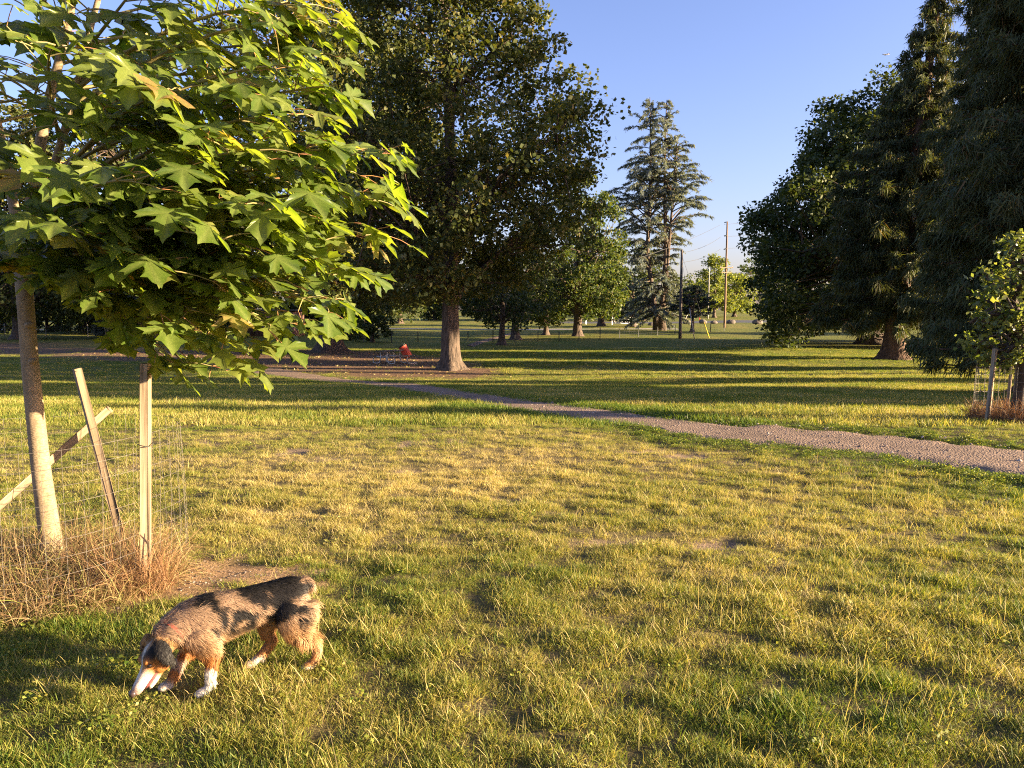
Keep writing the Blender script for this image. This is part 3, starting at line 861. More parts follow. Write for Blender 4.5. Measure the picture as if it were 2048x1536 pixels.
def fence(label, pts, hs, mats, mesh_h, cellx=0.5, cellz=0.2, wr=.012):
    """posts at ground points, wire mesh between"""
    G = [np.array([p[0], p[1], float(terrain(p[0], p[1]))]) for p in pts]
    o0 = G[0]
    root = thing('wire_fence', label, 'fence', tuple(o0))
    for g, h, mt in zip(G, hs, mats):
        obj('post', MB().box(g - o0 + np.array([0, 0, h / 2 - .1]), (.09, .09, h + .2), bev=.01).build('post'), mt, root)
    mb = MB()
    for a, b in zip(G[:-1], G[1:]):
        a = a - o0 + np.array([0, -.06, 0]); b = b - o0 + np.array([0, -.06, 0])
        for z in np.arange(.1, mesh_h + .01, cellz):
            mb.tube([a + [0, 0, z], b + [0, 0, z]], wr, 4, False)
        n = int(np.linalg.norm(b - a) / cellx)
        for i in range(n):
            q = a + (b - a) * (i / max(1, n))
            mb.tube([q + [0, 0, .05], q + [0, 0, mesh_h]], wr * .8, 4, False)
    obj('wire_netting', mb.build('wire_netting'), M['wire'], root)

pts = [gnd(u, v)[:2] for u, v in [(727, 685), (783, 686), (836, 684), (886, 683), (936, 683), (986, 686), (1030, 684), (1076, 682), (1118, 681), (1158, 680), (1200, 679), (1239, 676), (1277, 673), (1315, 671), (1350, 669), (1386, 667), (1421, 664), (1448, 662)]]
fence('thin wire fence on slim dark posts crossing the field behind the old maple', pts, [1.6, 1.1, 1.1, 1.05, 1.1, 1.3, 1.05, 1.1, 1.1, 1.1, 1.35, 1.1, 1.1, 1.1, 1.2, 1.1, 1.2, 1.15],
      [M['post_pale']] + [M['post_dark']] * 17, .95, 1.2, .3, .007)
pts = [at(u, 672, 91)[:2] for u in (-60, 10, 92, 176, 256, 335, 409, 470)]
fence('wire mesh fence with pale posts at the left behind the sapling', pts, [1.55] * 8, [M['post_pale']] * 8, 1.35, .35, .2, .010)

# brick park building behind the left trees
brick = None
m, nt, out = new_mat('brick_wall')
tc = N(nt, 'ShaderNodeTexCoord'); bt = N(nt, 'ShaderNodeTexBrick'); bt.inputs['Scale'].default_value = 1.0
mp = N(nt, 'ShaderNodeMapping'); mp.inputs['Rotation'].default_value = (math.pi / 2, 0, 0)
nt.links.new(tc.outputs['Object'], mp.inputs['Vector']); nt.links.new(mp.outputs[0], bt.inputs['Vector'])
bt.inputs['Color1'].default_value = (0.20, 0.10, 0.075, 1); bt.inputs['Color2'].default_value = (0.28, 0.15, 0.11, 1); bt.inputs['Mortar'].default_value = (0.3, 0.27, 0.24, 1)
bt.inputs['Brick Width'].default_value = .4; bt.inputs['Row Height'].default_value = .2; bt.inputs['Mortar Size'].default_value = .015
princ(nt, out, bt.outputs[0], .9, .2)
M['brick'] = m
p = at(535, 678, 90); zg = float(terrain(p[0], 90))
b_ = thing('brick_building', 'low brown brick park building in shade behind the left trees', 'building', (p[0], 90, zg))
obj('wall', MB().box((0, 2.5, 1.45), (6.2, 5, 3.1)).build('wall'), M['brick'], b_)
obj('roof', MB().box((0, 2.5, 3.1), (7.0, 5.8, .22), bev=.03).build('roof'), M['post_dark'], b_)
obj('downpipe', MB().tube([(1.1, -.06, 0), (1.1, -.06, 3.0)], .05, 8).build('downpipe'), M['steel'], b_)
d_o = obj('door', MB().box((2.3, -.015, 1.0), (.95, .06, 2.05), bev=.01).build('door'), M['post_dark'], b_)
obj('handle', MB().box((1.95, -.07, 1.0), (.05, .06, .14)).build('handle'), M['steel'], d_o)

# white gate by the lane, red marker, boulders, barrier rails
p = gnd(1242, 651)
gate = thing('field_gate', 'white metal swing gate with zigzag bracing by the gravel lane', 'gate', tuple(p))
for s in (-1.6, 1.6):
    obj('post', MB().box((s, 0, .7), (.16, .16, 1.6), bev=.02).build('post'), M['white_paint'], gate)
for z in (.35, 1.15):
    obj('rail', MB().tube([(-1.5, 0, z), (1.5, 0, z)], .05, 8).build('rail'), M['white_paint'], gate)
for k in range(6):
    xa = -1.4 + k * .47
    obj('brace', MB().tube([(xa, 0, .38 if k % 2 else 1.12), (xa + .45, 0, 1.12 if k % 2 else .38)], .035, 6).build('brace'), M['white_paint'], gate)
p = gnd(1172, 650)
obj('bollard', MB().box((0, 0, .5), (.2, .2, 1.1), bev=.03).build('bollard'), M['white_paint'], label='short white bollard standing beside the gravel lane', cat='bollard', loc=tuple(p))
p = gnd(1399, 645)
obj('marker_post', MB().tube([(0, 0, -.1), (0, 0, .95), (0, 0, 1.05)], [.09, .09, .05], 10).build('marker_post', True), M['red_paint'], label='slim red marker post at the road edge', cat='marker', loc=tuple(p))
stone = simple_mat('stone', (0.09, 0.075, 0.06), (0.2, 0.16, 0.13), 4, bstr=.6, bdist=.1)
for k, (u, v, s, lab_) in enumerate([(1406, 646, .9, 'brown boulder right behind the red marker post'), (1428, 647, .75, 'dark rounded boulder at the road edge, between the marker and the brown pole'),
                                    (1462, 647, 1.0, 'flat boulder at the foot of the brown pole'), (1374, 647, .9, 'reddish boulder by the crooked trunk of the dome tree'),
                                    (1268, 652, .8, 'boulder right of the white gate'), (1302, 652, .7, 'low boulder beside the trunk of the tall cedar'), (1515, 648, 1.1, 'boulder under the sweeping maple boughs at the road')]):
    g = gnd(u, v)
    mb = MB().ell((0, 0, .25 * s), (s * .9, s * .7, s * .55), nu=16, nv=10)
    V = mb.V[0]; V *= (0.8 + 0.45 * fbm(V[:, 0] * 2.2 + k * 5, V[:, 1] * 2.2 + V[:, 2] * 3, 80 + k, 3))[:, None]
    obj('boulder', mb.build('boulder', True), stone, label=lab_, cat='boulder', loc=tuple(g), group=None)
p = gnd(1374, 646)
for k, (u1, v1, u2, v2, lab_) in enumerate([(1367, 646, 1376, 628, 'leaning pale timber left of the dome tree'), (1384, 641, 1395, 629, 'leaning pale timber right of the dome tree')]):
    a = gnd(u1, v1); b = at(u2, v2, a[1]) - a
    obj('timber', MB().box(b / 2, (.16, .16, np.linalg.norm(b)), beam_matrix((0, 0, 0), b), .01).build('timber'), M['post_pale'], label=lab_, cat='timber', loc=tuple(a))

# ------------------------------------------------------------------ picnic table and drum
M['table_wood'] = simple_mat('table_wood', (0.11, 0.09, 0.07), (0.2, 0.165, 0.13), 10, stretch=(.1, 1, 1))
M['pipe'] = simple_mat('pipe', (0.42, 0.38, 0.32), (0.6, 0.55, 0.47), 20, .5, .5, .0)
p = gnd(781, 728)
p[2] = float(terrain(p[0], p[1]))
tb_ = thing('picnic_table', 'picnic table with dark plank top on pale steel pipe legs under the trees', 'picnic table', tuple(p), rz=math.radians(62))
for i in range(5):
    obj('tabletop_plank', MB().box((0, -.30 + .15 * i, .745), (1.85, .138, .045), bev=.006).build('tabletop_plank'), M['table_wood'], tb_)
for s in (-1, 1):
    for i in range(2):
        obj('bench_plank', MB().box((0, s * (.66 + .13 * i), .435), (1.85, .12, .045), bev=.006).build('bench_plank'), M['table_wood'], tb_)
for xx in (-.62, .62):
    fr = MB()
    fr.tube([(xx, -.25, .71), (xx, -.22, .35), (xx, -.34, .06), (xx, -.55, .02), (xx, -.78, .06), (xx, -.78, .40)], .03, 8)
    fr.tube([(xx, .25, .71), (xx, .22, .35), (xx, .34, .06), (xx, .55, .02), (xx, .78, .06), (xx, .78, .40)], .03, 8)
    fr.tube([(xx, -.8, .40), (xx, .8, .40)], .025, 8)
    obj('leg_frame', fr.build('leg_frame', True), M['pipe'], tb_)
obj('cross_brace', MB().tube([(-.62, 0, .40), (-.05, 0, .70)], .02, 6).tube([(.62, 0, .40), (.05, 0, .70)], .02, 6).build('cross_brace', True), M['pipe'], tb_)
p = gnd(781 + 44, 729); p[2] = float(terrain(p[0], p[1]))
obj('paper_scrap', MB().box((0, 0, .03), (.5, .2, .05), np.array(Matrix.Rotation(.3, 3, 'Z')), .01).build('paper_scrap'), M['pipe'], label='pale flat scrap on the earth under the picnic bench', cat='scrap', loc=tuple(p))

p = at(811, 712, 50.0); zg = float(terrain(p[0], 50.0))
dr = thing('trash_drum', 'tilted red steel drum used as a litter bin on a post behind the picnic table', 'drum', (p[0], 50.0, zg))
tilt = Matrix.Rotation(math.radians(-30), 3, 'Y')
T_ = np.array(tilt)
hz = at(811, 703, 50.0)[2] - zg
prof = [(-.40, .0), (-.40, .27), (-.385, .285), (-.14, .28), (-.13, .292), (-.11, .28), (.12, .28), (.13, .292), (.15, .28), (.385, .28), (.40, .29), (.40, .265), (.385, .26), (-.36, .255), (-.36, 0)]
ang = np.arange(24) * 2 * math.pi / 24
V = np.array([[math.cos(a_) * r_, math.sin(a_) * r_, z_] for z_, r_ in prof for a_ in ang]) @ T_.T + np.array([0, 0, hz])
Q = [[i * 24 + j, i * 24 + (j + 1) % 24, (i + 1) * 24 + (j + 1) % 24, (i + 1) * 24 + j] for i in range(len(prof) - 1) for j in range(24)]
obj('drum', mesh('drum', V, None, Q, False), M['drum_red'], dr)
rim_c = np.array([[math.cos(a_) * .29, math.sin(a_) * .29, .40] for a_ in np.linspace(0, 2 * math.pi, 33)]) @ T_.T + np.array([0, 0, hz])
obj('rim', MB().tube(rim_c, .018, 6, False).build('rim', True), M['post_dark'], dr)
liner = []
for k in range(14):
    a_ = k * .45
    liner.append([math.cos(a_) * .25, math.sin(a_) * .25, .40]); liner.append([math.cos(a_) * .27, math.sin(a_) * .27, .46 + .05 * math.sin(k * 2.1)])
V = np.array(liner) @ T_.T + np.array([0, 0, hz])
obj('bag_liner', mesh('bag_liner', V, None, [[2 * i, 2 * i + 2, 2 * i + 3, 2 * i + 1] for i in range(13)]), M['post_dark'], dr)
obj('post', MB().tube([(.10, .0, -.1), (.10, .0, hz - .38)], .05, 8).build('post', True), M['post_dark'], dr)

# ------------------------------------------------------------------ airplane
p = at(1771, 109, 3600.0)
pl = thing('airplane', 'tiny jet airliner climbing in the clear sky above the maple', 'airplane', tuple(p))
pl.rotation_euler = (0, math.radians(6), 0)
M['plane'] = simple_mat('plane', (0.35, 0.36, 0.4), (0.45, 0.46, 0.5), .1)
obj('fuselage', MB().tube([(-16, 0, -.8), (-14.5, 0, 0), (-10, 0, .2), (8, 0, .2), (15, 0, 1.2), (18, 0, 2)], [.3, 1.5, 2, 2, 1.2, .3], 14).build('fuselage', True), M['plane'], pl)
for s in (-1, 1):
    V = np.array([(-3, s * 1.5, -.6), (4, s * 1.5, -.6), (8, s * 17, 1.2), (5.5, s * 17, 1.2)]); V2 = V + np.array([0, 0, .5])
    obj('wing', mesh('wing', np.concatenate([V, V2]), None, [[0, 1, 2, 3], [4, 5, 6, 7], [0, 1, 5, 4], [1, 2, 6, 5], [2, 3, 7, 6], [3, 0, 4, 7]]), M['plane'], pl)
    obj('engine', MB().tube([(-3, s * 5.5, -1.6), (1.5, s * 5.5, -1.5)], [1.0, .8], 12).build('engine', True), M['plane'], pl)
    V = np.array([(12.5, s * .8, 1.6), (16, s * .8, 1.6), (18, s * 6, 2.2), (16.3, s * 6, 2.2)]); V2 = V + np.array([0, 0, .3])
    obj('tailplane', mesh('tailplane', np.concatenate([V, V2]), None, [[0, 1, 2, 3], [4, 5, 6, 7], [0, 1, 5, 4], [1, 2, 6, 5], [2, 3, 7, 6], [3, 0, 4, 7]]), M['plane'], pl)
V = np.array([(11, -.2, 1.8), (16.5, -.2, 1.8), (19, -.2, 8), (16.5, -.2, 8)]); V2 = V + np.array([0, .4, 0])
obj('tail_fin', mesh('tail_fin', np.concatenate([V, V2]), None, [[0, 1, 2, 3], [4, 5, 6, 7], [0, 1, 5, 4], [1, 2, 6, 5], [2, 3, 7, 6], [3, 0, 4, 7]]), M['plane'], pl)

# ------------------------------------------------------------------ foreground maple sapling
m, nt, out = new_mat('sapling_bark')
f1 = noise(nt, 9, 6, .7, stretch=(1, 1, .35)); f2 = noise(nt, 60, 3, .6, stretch=(1, 1, 2.5))
c = mixc(nt, 1.0, ramp(nt, f1, [(.3, (.18, .135, .085)), (.7, (.34, .26, .16))]), ramp(nt, f2, [(.38, (.7, .68, .64)), (.56, (1.12, 1.1, 1.1))]), 'MULTIPLY')
princ(nt, out, c, .8, .25, bump=f2, bstr=.45, bdist=.006)
M['sapling_bark'] = m
M['twig'] = simple_mat('twig', (.16, .14, .05), (.27, .22, .09), 12, .6)
M['petiole'] = simple_mat('petiole', (.30, .12, .06), (.40, .24, .10), 12, .6)
# broad maple leaves: veins from object coordinates of each leaf shape
m, nt, out = new_mat('maple_leaf')
oi = N(nt, 'ShaderNodeObjectInfo'); g = N(nt, 'ShaderNodeNewGeometry')
ad = N(nt, 'ShaderNodeMath', operation='ADD'); fr_ = N(nt, 'ShaderNodeMath', operation='FRACT')
nt.links.new(oi.outputs['Random'], ad.inputs[0]); nt.links.new(g.outputs['Random Per Island'], ad.inputs[1]); nt.links.new(ad.outputs[0], fr_.inputs[0])
col = ramp(nt, fr_.outputs[0], [(0, (.06, .105, .014)), (.55, (.095, .145, .022)), (.9, (.15, .185, .035)), (.97, (.22, .21, .06)), (1, (.30, .19, .07))])
uv = N(nt, 'ShaderNodeAttribute', attribute_name='vein')
col = mixc(nt, uv.outputs['Fac'], col, (.20, .24, .07))
lp = noise(nt, 14, 4)
col = mixc(nt, 1.0, col, ramp(nt, lp, [(.3, (.82, .82, .8)), (.7, (1.12, 1.1, 1.1))]), 'MULTIPLY')
p = princ(nt, out, col, .34, .55)
tr = N(nt, 'ShaderNodeBsdfTranslucent'); nt.links.new(mixc(nt, 1.0, col, (2.2, 2.1, .5), 'MULTIPLY'), tr.inputs[0])
ms = N(nt, 'ShaderNodeMixShader'); ms.inputs[0].default_value = .48
nt.links.new(p.outputs[0], ms.inputs[1]); nt.links.new(tr.outputs[0], ms.inputs[2]); nt.links.new(ms.outputs[0], out.inputs[0])
M['maple_leaf'] = m

HALF = [(0.0, 0.0), (0.10, -0.07), (0.22, -0.13), (0.40, -0.10), (0.34, 0.0), (0.30, 0.09), (0.27, 0.15), (0.42, 0.15), (0.50, 0.24), (0.66, 0.30), (0.57, 0.38), (0.60, 0.50), (0.44, 0.47), (0.33, 0.44), (0.20, 0.38),
        (0.22, 0.52), (0.25, 0.62), (0.38, 0.72), (0.22, 0.77), (0.15, 0.88), (0.07, 0.95), (0.0, 1.08)]
LOBES = [np.array(v, float) for v in [(.40, -.10), (.62, .40), (0, 1.08), (-.62, .40), (-.40, -.10)]]
def leaf_shape(seed):
    r = np.random.default_rng(seed)
    hp = np.array(HALF); right = hp; left = hp[1:-1][::-1] * np.array([-1, 1])
    ol = np.concatenate([right, left])
    ol = ol * (1 + r.normal(0, .035, ol.shape)) + r.normal(0, .012, ol.shape)
    ol[0] = (0, 0)
    inner = []                                   # ring half way to the blade's centre
    ctr = np.array([0, .16])
    V2 = np.concatenate([[ctr], ol])
    n = len(ol)
    T = []; Q = []
    for i in range(n):
        j = (i + 1) % n
        T.append([0, 1 + i, 1 + j])
    # height: raised between veins, drooping lobes
    z = np.zeros(len(V2)); vein = np.zeros(len(V2))
    d = V2 - ctr; rad = np.linalg.norm(d, axis=1)
    a = np.arctan2(d[:, 0], d[:, 1])
    la = np.array([math.atan2(l[0], l[1] - .16) for l in LOBES])
    dist = np.abs((a[:, None] - la[None] + math.pi) % (2 * math.pi) - math.pi).min(1)
    z += 0.12 * np.sin(np.clip(dist, 0, .5) * 3) * rad
    cur = r.uniform(.1, .8); z -= cur * rad ** 2 * .55
    z += r.uniform(-.6, .25) * np.abs(V2[:, 0]) * .6
    z += .05 * np.sin(V2[:, 0] * r.uniform(6, 10) + r.uniform(0, 6)) * rad + .05 * np.sin(V2[:, 1] * r.uniform(6, 9) + r.uniform(0, 6)) * rad
    vein[0] = .55; vein[1:1 + n] = np.where(dist[1:1 + n] < .10, .5, 0)
    me = mesh('leaf', np.concatenate([V2, z[:, None]], 1), T, None, False)
    vfloat(me, 'vein', vein)
    me.materials.append(M['maple_leaf'])
    return me, np.concatenate([V2, z[:, None]], 1), np.array(T), vein
SHAPES = [leaf_shape(400 + k) for k in range(14)]

sb = at(108, 1130, 4.83); sb[2] = float(terrain(sb[0], sb[1]))
sap = thing('maple_sapling', 'young maple with slim pale trunk and big sunlit leaves inside a wire cage', 'tree', tuple(sb))
tp = [(112, 1150, 4.83), (108, 1120, 4.83), (96, 1040, 4.83), (84, 950, 4.83), (71, 830, 4.83), (60, 720, 4.83), (52, 620, 4.82), (46, 545, 4.81)]
TPW = np.array([at(*q) for q in tp]); TPW[0, 2] = sb[2] - .1
tr_ = MB()
tr_.tube(TPW - sb, [.088, .072, .062, .057, .053, .050, .048, .05], 20, True, lambda t, a_: 1 + .035 * np.cos(3 * a_ + 5 * t) + .02 * np.cos(7 * a_ + 20 * t))
leaders = [[(46, 548, 4.81), (62, 430, 4.8), (72, 340, 4.78), (95, 210, 4.76), (135, 60, 4.72), (165, -120, 4.7), (185, -330, 4.7)],
           [(46, 548, 4.81), (70, 455, 4.7), (115, 310, 4.6), (150, 190, 4.5), (185, 40, 4.45), (235, -140, 4.4)],
           [(46, 552, 4.81), (30, 430, 4.9), (15, 330, 5.0), (-20, 180, 5.1), (-60, 0, 5.2), (-90, -200, 5.25)]]
LW = [np.array([at(*q) for q in L]) for L in leaders]
for L, r0 in zip(LW, (.045, .03, .035)):
    tr_.tube(L - sb, np.linspace(r0, .012, len(L)), 12)
# pruning scars and collar
for (u, v, Y) in ((66, 722, 4.76), (58, 650, 4.76)):
    c_ = at(u, v, Y) - sb
    tr_.ell(c_, (.026, .03, .018), nu=10, nv=7)
obj('trunk', tr_.build('trunk', True), M['sapling_bark'], sap)

TIPS = [(665, 40, 4.35), (675, 170, 4.15), (762, 300, 4.2), (745, 400, 4.35), (730, 470, 4.15), (665, 550, 4.4), (650, 615, 4.25), (600, 640, 4.4), (540, 650, 4.2), (400, 690, 4.6), (500, 690, 4.3), (430, 720, 4.45), (365, 725, 4.7), (320, 690, 4.85), (275, 680, 4.95), (240, 640, 4.7),
        (600, 420, 3.75), (520, 300, 3.75), (440, 480, 3.7), (270, 360, 3.55), (150, 460, 3.7), (360, 180, 3.8), (560, 130, 4.0), (600, 10, 4.3), (470, -90, 4.4), (280, -40, 4.0), (110, 90, 3.7), (20, 160, 4.0),
        (-60, 320, 4.2), (40, 480, 4.1), (590, 230, 4.0), (680, 340, 4.2), (560, 560, 4.3), (480, 600, 4.1), (380, 620, 4.2), (240, 560, 4.2), (330, 540, 3.9), (650, 480, 4.3),
        (520, 160, 5.4), (610, 300, 5.4), (420, 320, 5.7), (600, 500, 5.3), (330, 480, 5.7), (230, 230, 5.9), (430, 90, 5.5), (500, 420, 5.6), (130, 330, 5.9), (560, -120, 5.2), (320, 100, 5.0), (90, 470, 5.4),
        (-90, 480, 4.6), (-150, 150, 4.4), (-40, 60, 4.2), (40, 270, 3.8), (180, 20, 4.2), (380, 10, 4.6), (640, 110, 4.8), (420, 400, 4.6), (260, 450, 4.5), (560, 360, 4.7), (340, 270, 4.4), (480, 220, 4.5), (200, 130, 4.3),
        (130, 560, 4.4), (60, 540, 4.3), (60, 20, 4.2), (120, -60, 4.4), (-20, -40, 4.3), (60, 130, 4.9), (150, 90, 5.1), (-60, 150, 4.8), (110, 180, 5.2), (10, 60, 5.0), (330, -250, 4.5), (150, -300, 4.3), (0, -200, 4.3), (480, -260, 4.8), (-200, 330, 5.0), (-250, 0, 5.0), (230, -200, 5.4)]
allL = np.concatenate([np.stack([np.interp(np.linspace(0, 1, 40), np.linspace(0, 1, len(L)), L[:, k]) for k in range(3)], 1) for L in LW])
br = MB(); pe = MB(); LEAF = []
r = np.random.default_rng(55)
for (u, v, Y) in TIPS:
    tip = at(u, v, Y)
    d3 = tip - allL; hd = np.hypot(d3[:, 0], d3[:, 1])
    cost = np.abs(d3[:, 2] - hd * 0.28) + hd * .25
    a = allL[cost.argmin()]
    ln = np.linalg.norm(tip - a)
    c_ = a * .45 + tip * .55 + np.array([0, 0, .16 * ln]) + r.normal(0, .05, 3)
    nP = 12
    P = bez(a, c_, tip, nP)
    br.tube(P - sb, np.linspace(.007 + .005 * ln, .0035, nP), 6, False)
    nn = max(3, int(ln / .15))
    for i in range(nn):
        t = .28 + .72 * (i + .5) / nn if i < nn - 1 else 1.0
        k = min(int(t * (nP - 1)), nP - 2); f = t * (nP - 1) - k
        q = P[k] * (1 - f) + P[k + 1] * f; tg = unit(P[k + 1] - P[k])
        sd = unit(np.cross(tg, [0, 0, 1.0])); up = np.cross(sd, tg)
        for s in (-1, 1):
            if r.uniform() < .33: continue
            tl = r.uniform(.10, .30) * (1.25 - .5 * t)
            e = q + (tg * r.uniform(.35, .8) + sd * s * r.uniform(.6, 1) + up * r.uniform(-.25, .45)) * tl
            br.tube(bez(q, (q + e) / 2 + up * .02, e, 4) - sb, np.linspace(.0045, .0025, 4), 5, False)
            for w in range(r.choice([1, 2, 2, 3])):
                o_ = unit(e - q) * r.uniform(.2, 1) + sd * r.normal(0, .55) + tg * r.uniform(0, .6) + np.array([0, 0, r.uniform(-.25, .3)])
                o_ = unit(o_)
                pl_ = r.uniform(.05, .13)
                b = e + o_ * pl_
                pe.tube(np.array([e, (e + b) / 2 + [0, 0, .006], b]) - sb, .0022, 4, False)
                D = unit(np.array([o_[0], o_[1], 0]) * .9 + np.array([0.12, -.05, -r.uniform(.15, .75)]))
                Nn = unit(np.array([0, 0, 1.0]) + np.array([.75, -.28, 0]) * r.uniform(.2, 1) + r.normal(0, .3, 3))
                S = unit(np.cross(D, Nn)); Nn = np.cross(S, D)
                LEAF.append((b, S, D, Nn, r.uniform(.09, .24) * (0.9 if t > .9 else 1.0), r.integers(0, len(SHAPES))))
obj('branches', br.build('branches', True), M['twig'], sap, kind='stuff')
obj('leaf_stalks', pe.build('leaf_stalks', True), M['petiole'], sap, kind='stuff')
# the 300 leaves that show largest are parts of their own, the rest one mass of foliage
camp = np.array([0, 0, EYE])
sc_ = []
cP, sP = math.cos(PITCH), math.sin(PITCH)
for (b, S, D, Nn, s, k) in LEAF:
    c_ = b + D * s * .4 - camp; dist = np.linalg.norm(c_)
    zc = c_[1] * cP - c_[2] * sP; uu = 1024 + F * c_[0] / zc; vv = 768 - F * (c_[2] * cP + c_[1] * sP) / zc
    inf = -40 < uu < 2088 and -40 < vv < 1576
    sc_.append((s / dist) ** 2 * abs(Nn.dot(c_ / dist)) * (1 if inf else 0.01) / (0.3 + max(0, dist - 4.0)))
order = np.argsort(sc_)[::-1]
fv = []; ft = []; fq = []; fve = []; nn = 0
for rank, i in enumerate(order):
    b, S, D, Nn, s, k = LEAF[i]
    me, V, T, ve = SHAPES[k]
    R = np.stack([S, D, Nn], 1) * s
    if rank < 300:
        o = bpy.data.objects.new('leaf', me); COL.objects.link(o); o.parent = sap
        mt = Matrix.Identity(4)
        for a_ in range(3):
            for c_ in range(3): mt[a_][c_] = R[a_, c_]
            mt[a_][3] = (b - sb)[a_]
        o.matrix_local = mt
    else:
        fv.append(V @ R.T + b - sb); ft.append(T + nn); fve.append(ve); nn += len(V)
fm = mesh('foliage', np.concatenate(fv), np.concatenate(ft))
vfloat(fm, 'vein', np.concatenate(fve))
obj('foliage', fm, M['maple_leaf'], sap, kind='stuff')

# ------------------------------------------------------------------ stakes, cage, dry grass
m, nt, out = new_mat('stake_wood')
f1 = noise(nt, 14, 6, .7, stretch=(3, 3, .12)); f2 = noise(nt, 3, 3)
c = mixc(nt, 1.0, ramp(nt, f1, [(.3, (.14, .10, .06)), (.5, (.28, .205, .13)), (.7, (.39, .30, .21))]), ramp(nt, f2, [(.3, (.8, .78, .76)), (.7, (1.1, 1.1, 1.1))]), 'MULTIPLY')
princ(nt, out, c, .85, .2, bump=f1, bstr=.5, bdist=.004)
M['stake'] = m
def stake(label, a, b, w, group, roll=0.0, dip=.25):
    a = np.asarray(a, float); b = np.asarray(b, float)
    d = unit(b - a); a2 = a - d * dip; L = np.linalg.norm(b - a2)
    o = obj('wooden_stake', MB().box((0, 0, L / 2), (w, w * .92, L), bev=.003).build('wooden_stake'), M['stake'], label=label, cat='stake', group=group, loc=tuple(a2))
    o.rotation_mode = 'QUATERNION'
    o.rotation_quaternion = Vector(d).to_track_quat('Z', 'Y') @ Matrix.Rotation(roll, 3, 'Z').to_quaternion()
    return o
def low(p): p = np.array(p, float); p[2] = float(terrain(p[0], p[1])); return p
S1 = low(at(291, 1168, 4.48)); S1t = at(291, 727, 4.46)
stake('upright square wooden stake at the edge of the wire cage beside the dog', S1, S1t, .052, 'stakes around the maple sapling', .25)
S2 = low(at(243, 1070, 5.45)); S2t = at(154, 737, 5.35)
stake('leaning square wooden stake crossing in front of the slanted brace', S2, S2t, .055, 'stakes around the maple sapling', .3)
S3 = low(at(-95, 1092, 5.3)); S3t = at(219, 818, 5.52)
stake('wooden brace slanting low behind the sapling trunk across the leaning stake', S3, S3t, .06, 'stakes around the maple sapling', .1)
cg = low([CAGE[0], CAGE[1], 0])
def wire_cage(label, c, rad, h, x0, cz=.10, cx=.10, wr=.0012, a0=0, a1=2 * math.pi, seed=1):
    rr = np.random.default_rng(seed)
    mb = MB()
    n = int(rad * (a1 - a0) / cx); A = np.linspace(a0, a1, n + 1)
    wob = lambda a_, z: rad * (1 + .03 * np.sin(3 * a_ + z * 2) + .02 * np.sin(5 * a_))
    for z in np.arange(.12, h + .001, cz):
        zz = z + .02 * np.sin(2 * A + seed)
        mb.tube(np.stack([np.cos(A) * wob(A, z), np.sin(A) * wob(A, z), zz], 1), wr, 4, False)
    for a_ in A[:-1]:
        zz = np.linspace(0, h, 5); mb.tube(np.stack([np.cos(a_) * wob(a_, zz), np.sin(a_) * wob(a_, zz), zz], 1), wr * .8, 4, False)
    return obj('wire_cage', mb.build('wire_cage'), M['cage_wire'], label=label, cat='wire cage', loc=tuple(c))
M['cage_wire'] = simple_mat('cage_wire', (.10, .085, .07), (.22, .19, .16), 40, .55, .5, .4)
wire_cage('thin rusty wire mesh cage around the maple sapling', cg, .80, .92, 0, a0=0, a1=2 * math.pi)
# wire ties around the stake
for (z, lab_) in ((.88, 'thin wire tie around the upright stake'),):
    c_ = S1 + (S1t - S1) * (z / np.linalg.norm(S1t - S1))
    A = np.linspace(0, 6.3, 17)
    obj('wire_tie', MB().tube(np.stack([np.cos(A) * .042, np.sin(A) * .042, .006 * np.sin(2 * A)], 1), .003, 5, False).build('wire_tie', True), M['post_dark'], label=lab_, cat='tie', loc=tuple(c_))

M['dry_grass'] = leaf_mat('dry_grass', [(0, (.10, .055, .028)), (.35, (.22, .13, .06)), (.65, (.38, .27, .13)), (.85, (.30, .27, .09)), (1, (.17, .20, .04))], .25, (1.2, 1.1, .8))
def blades(P, L, W, lean, r, stiff=.5, nseg=4):
    """long bent blades: P roots, L length"""
    n = len(P); az = r.uniform(0, 2 * math.pi, n)
    o_ = np.stack([np.cos(az), np.sin(az), np.zeros(n)], 1)
    S = np.stack([-np.sin(az), np.cos(az), np.zeros(n)], 1)
    S = unit(S + r.normal(0, .6, S.shape))
    V = []; cur = P.copy(); th = r.uniform(0, .35, n) + lean * .3
    for i in range(nseg):
        w = W * (1 - .55 * i / nseg)
        V += [cur - S * w[:, None] * .5, cur + S * w[:, None] * .5]
        d = o_ * np.sin(th)[:, None] + np.array([0, 0, 1.0]) * np.cos(th)[:, None]
        cur = cur + d * (L / nseg)[:, None]; th = th + lean * r.uniform(.5, 1.5, n) / nseg
    V.append(cur)
    k = 2 * nseg + 1
    V = np.stack(V, 1).reshape(-1, 3); b = np.arange(n)[:, None] * k
    Q = np.concatenate([b + np.array([2 * i, 2 * i + 1, 2 * i + 3, 2 * i + 2]) for i in range(nseg - 1)])
    T = b + np.array([2 * nseg - 2, 2 * nseg - 1, 2 * nseg])
    return V, T, Q
def clump_pts(r, n, c, rx, ry):
    a_ = r.uniform(0, 2 * math.pi, n); q = np.sqrt(r.uniform(0, 1, n))
    x_ = c[0] + np.cos(a_) * q * rx; y_ = c[1] + np.sin(a_) * q * ry
    return np.stack([x_, y_, terrain(x_, y_)], 1)
r = np.random.default_rng(77)
P = clump_pts(r, 10000, CAGE + [.04, -.12], .86, .76); nP = len(P)
dd = np.hypot(P[:, 0] - CAGE[0], P[:, 1] - CAGE[1])
V, T, Q = blades(P, r.uniform(.12, .46, nP) * np.clip(1.25 - .55 * dd, .4, 1.2), r.uniform(.002, .005, nP), r.uniform(.3, 3.6, nP), r, nseg=4)
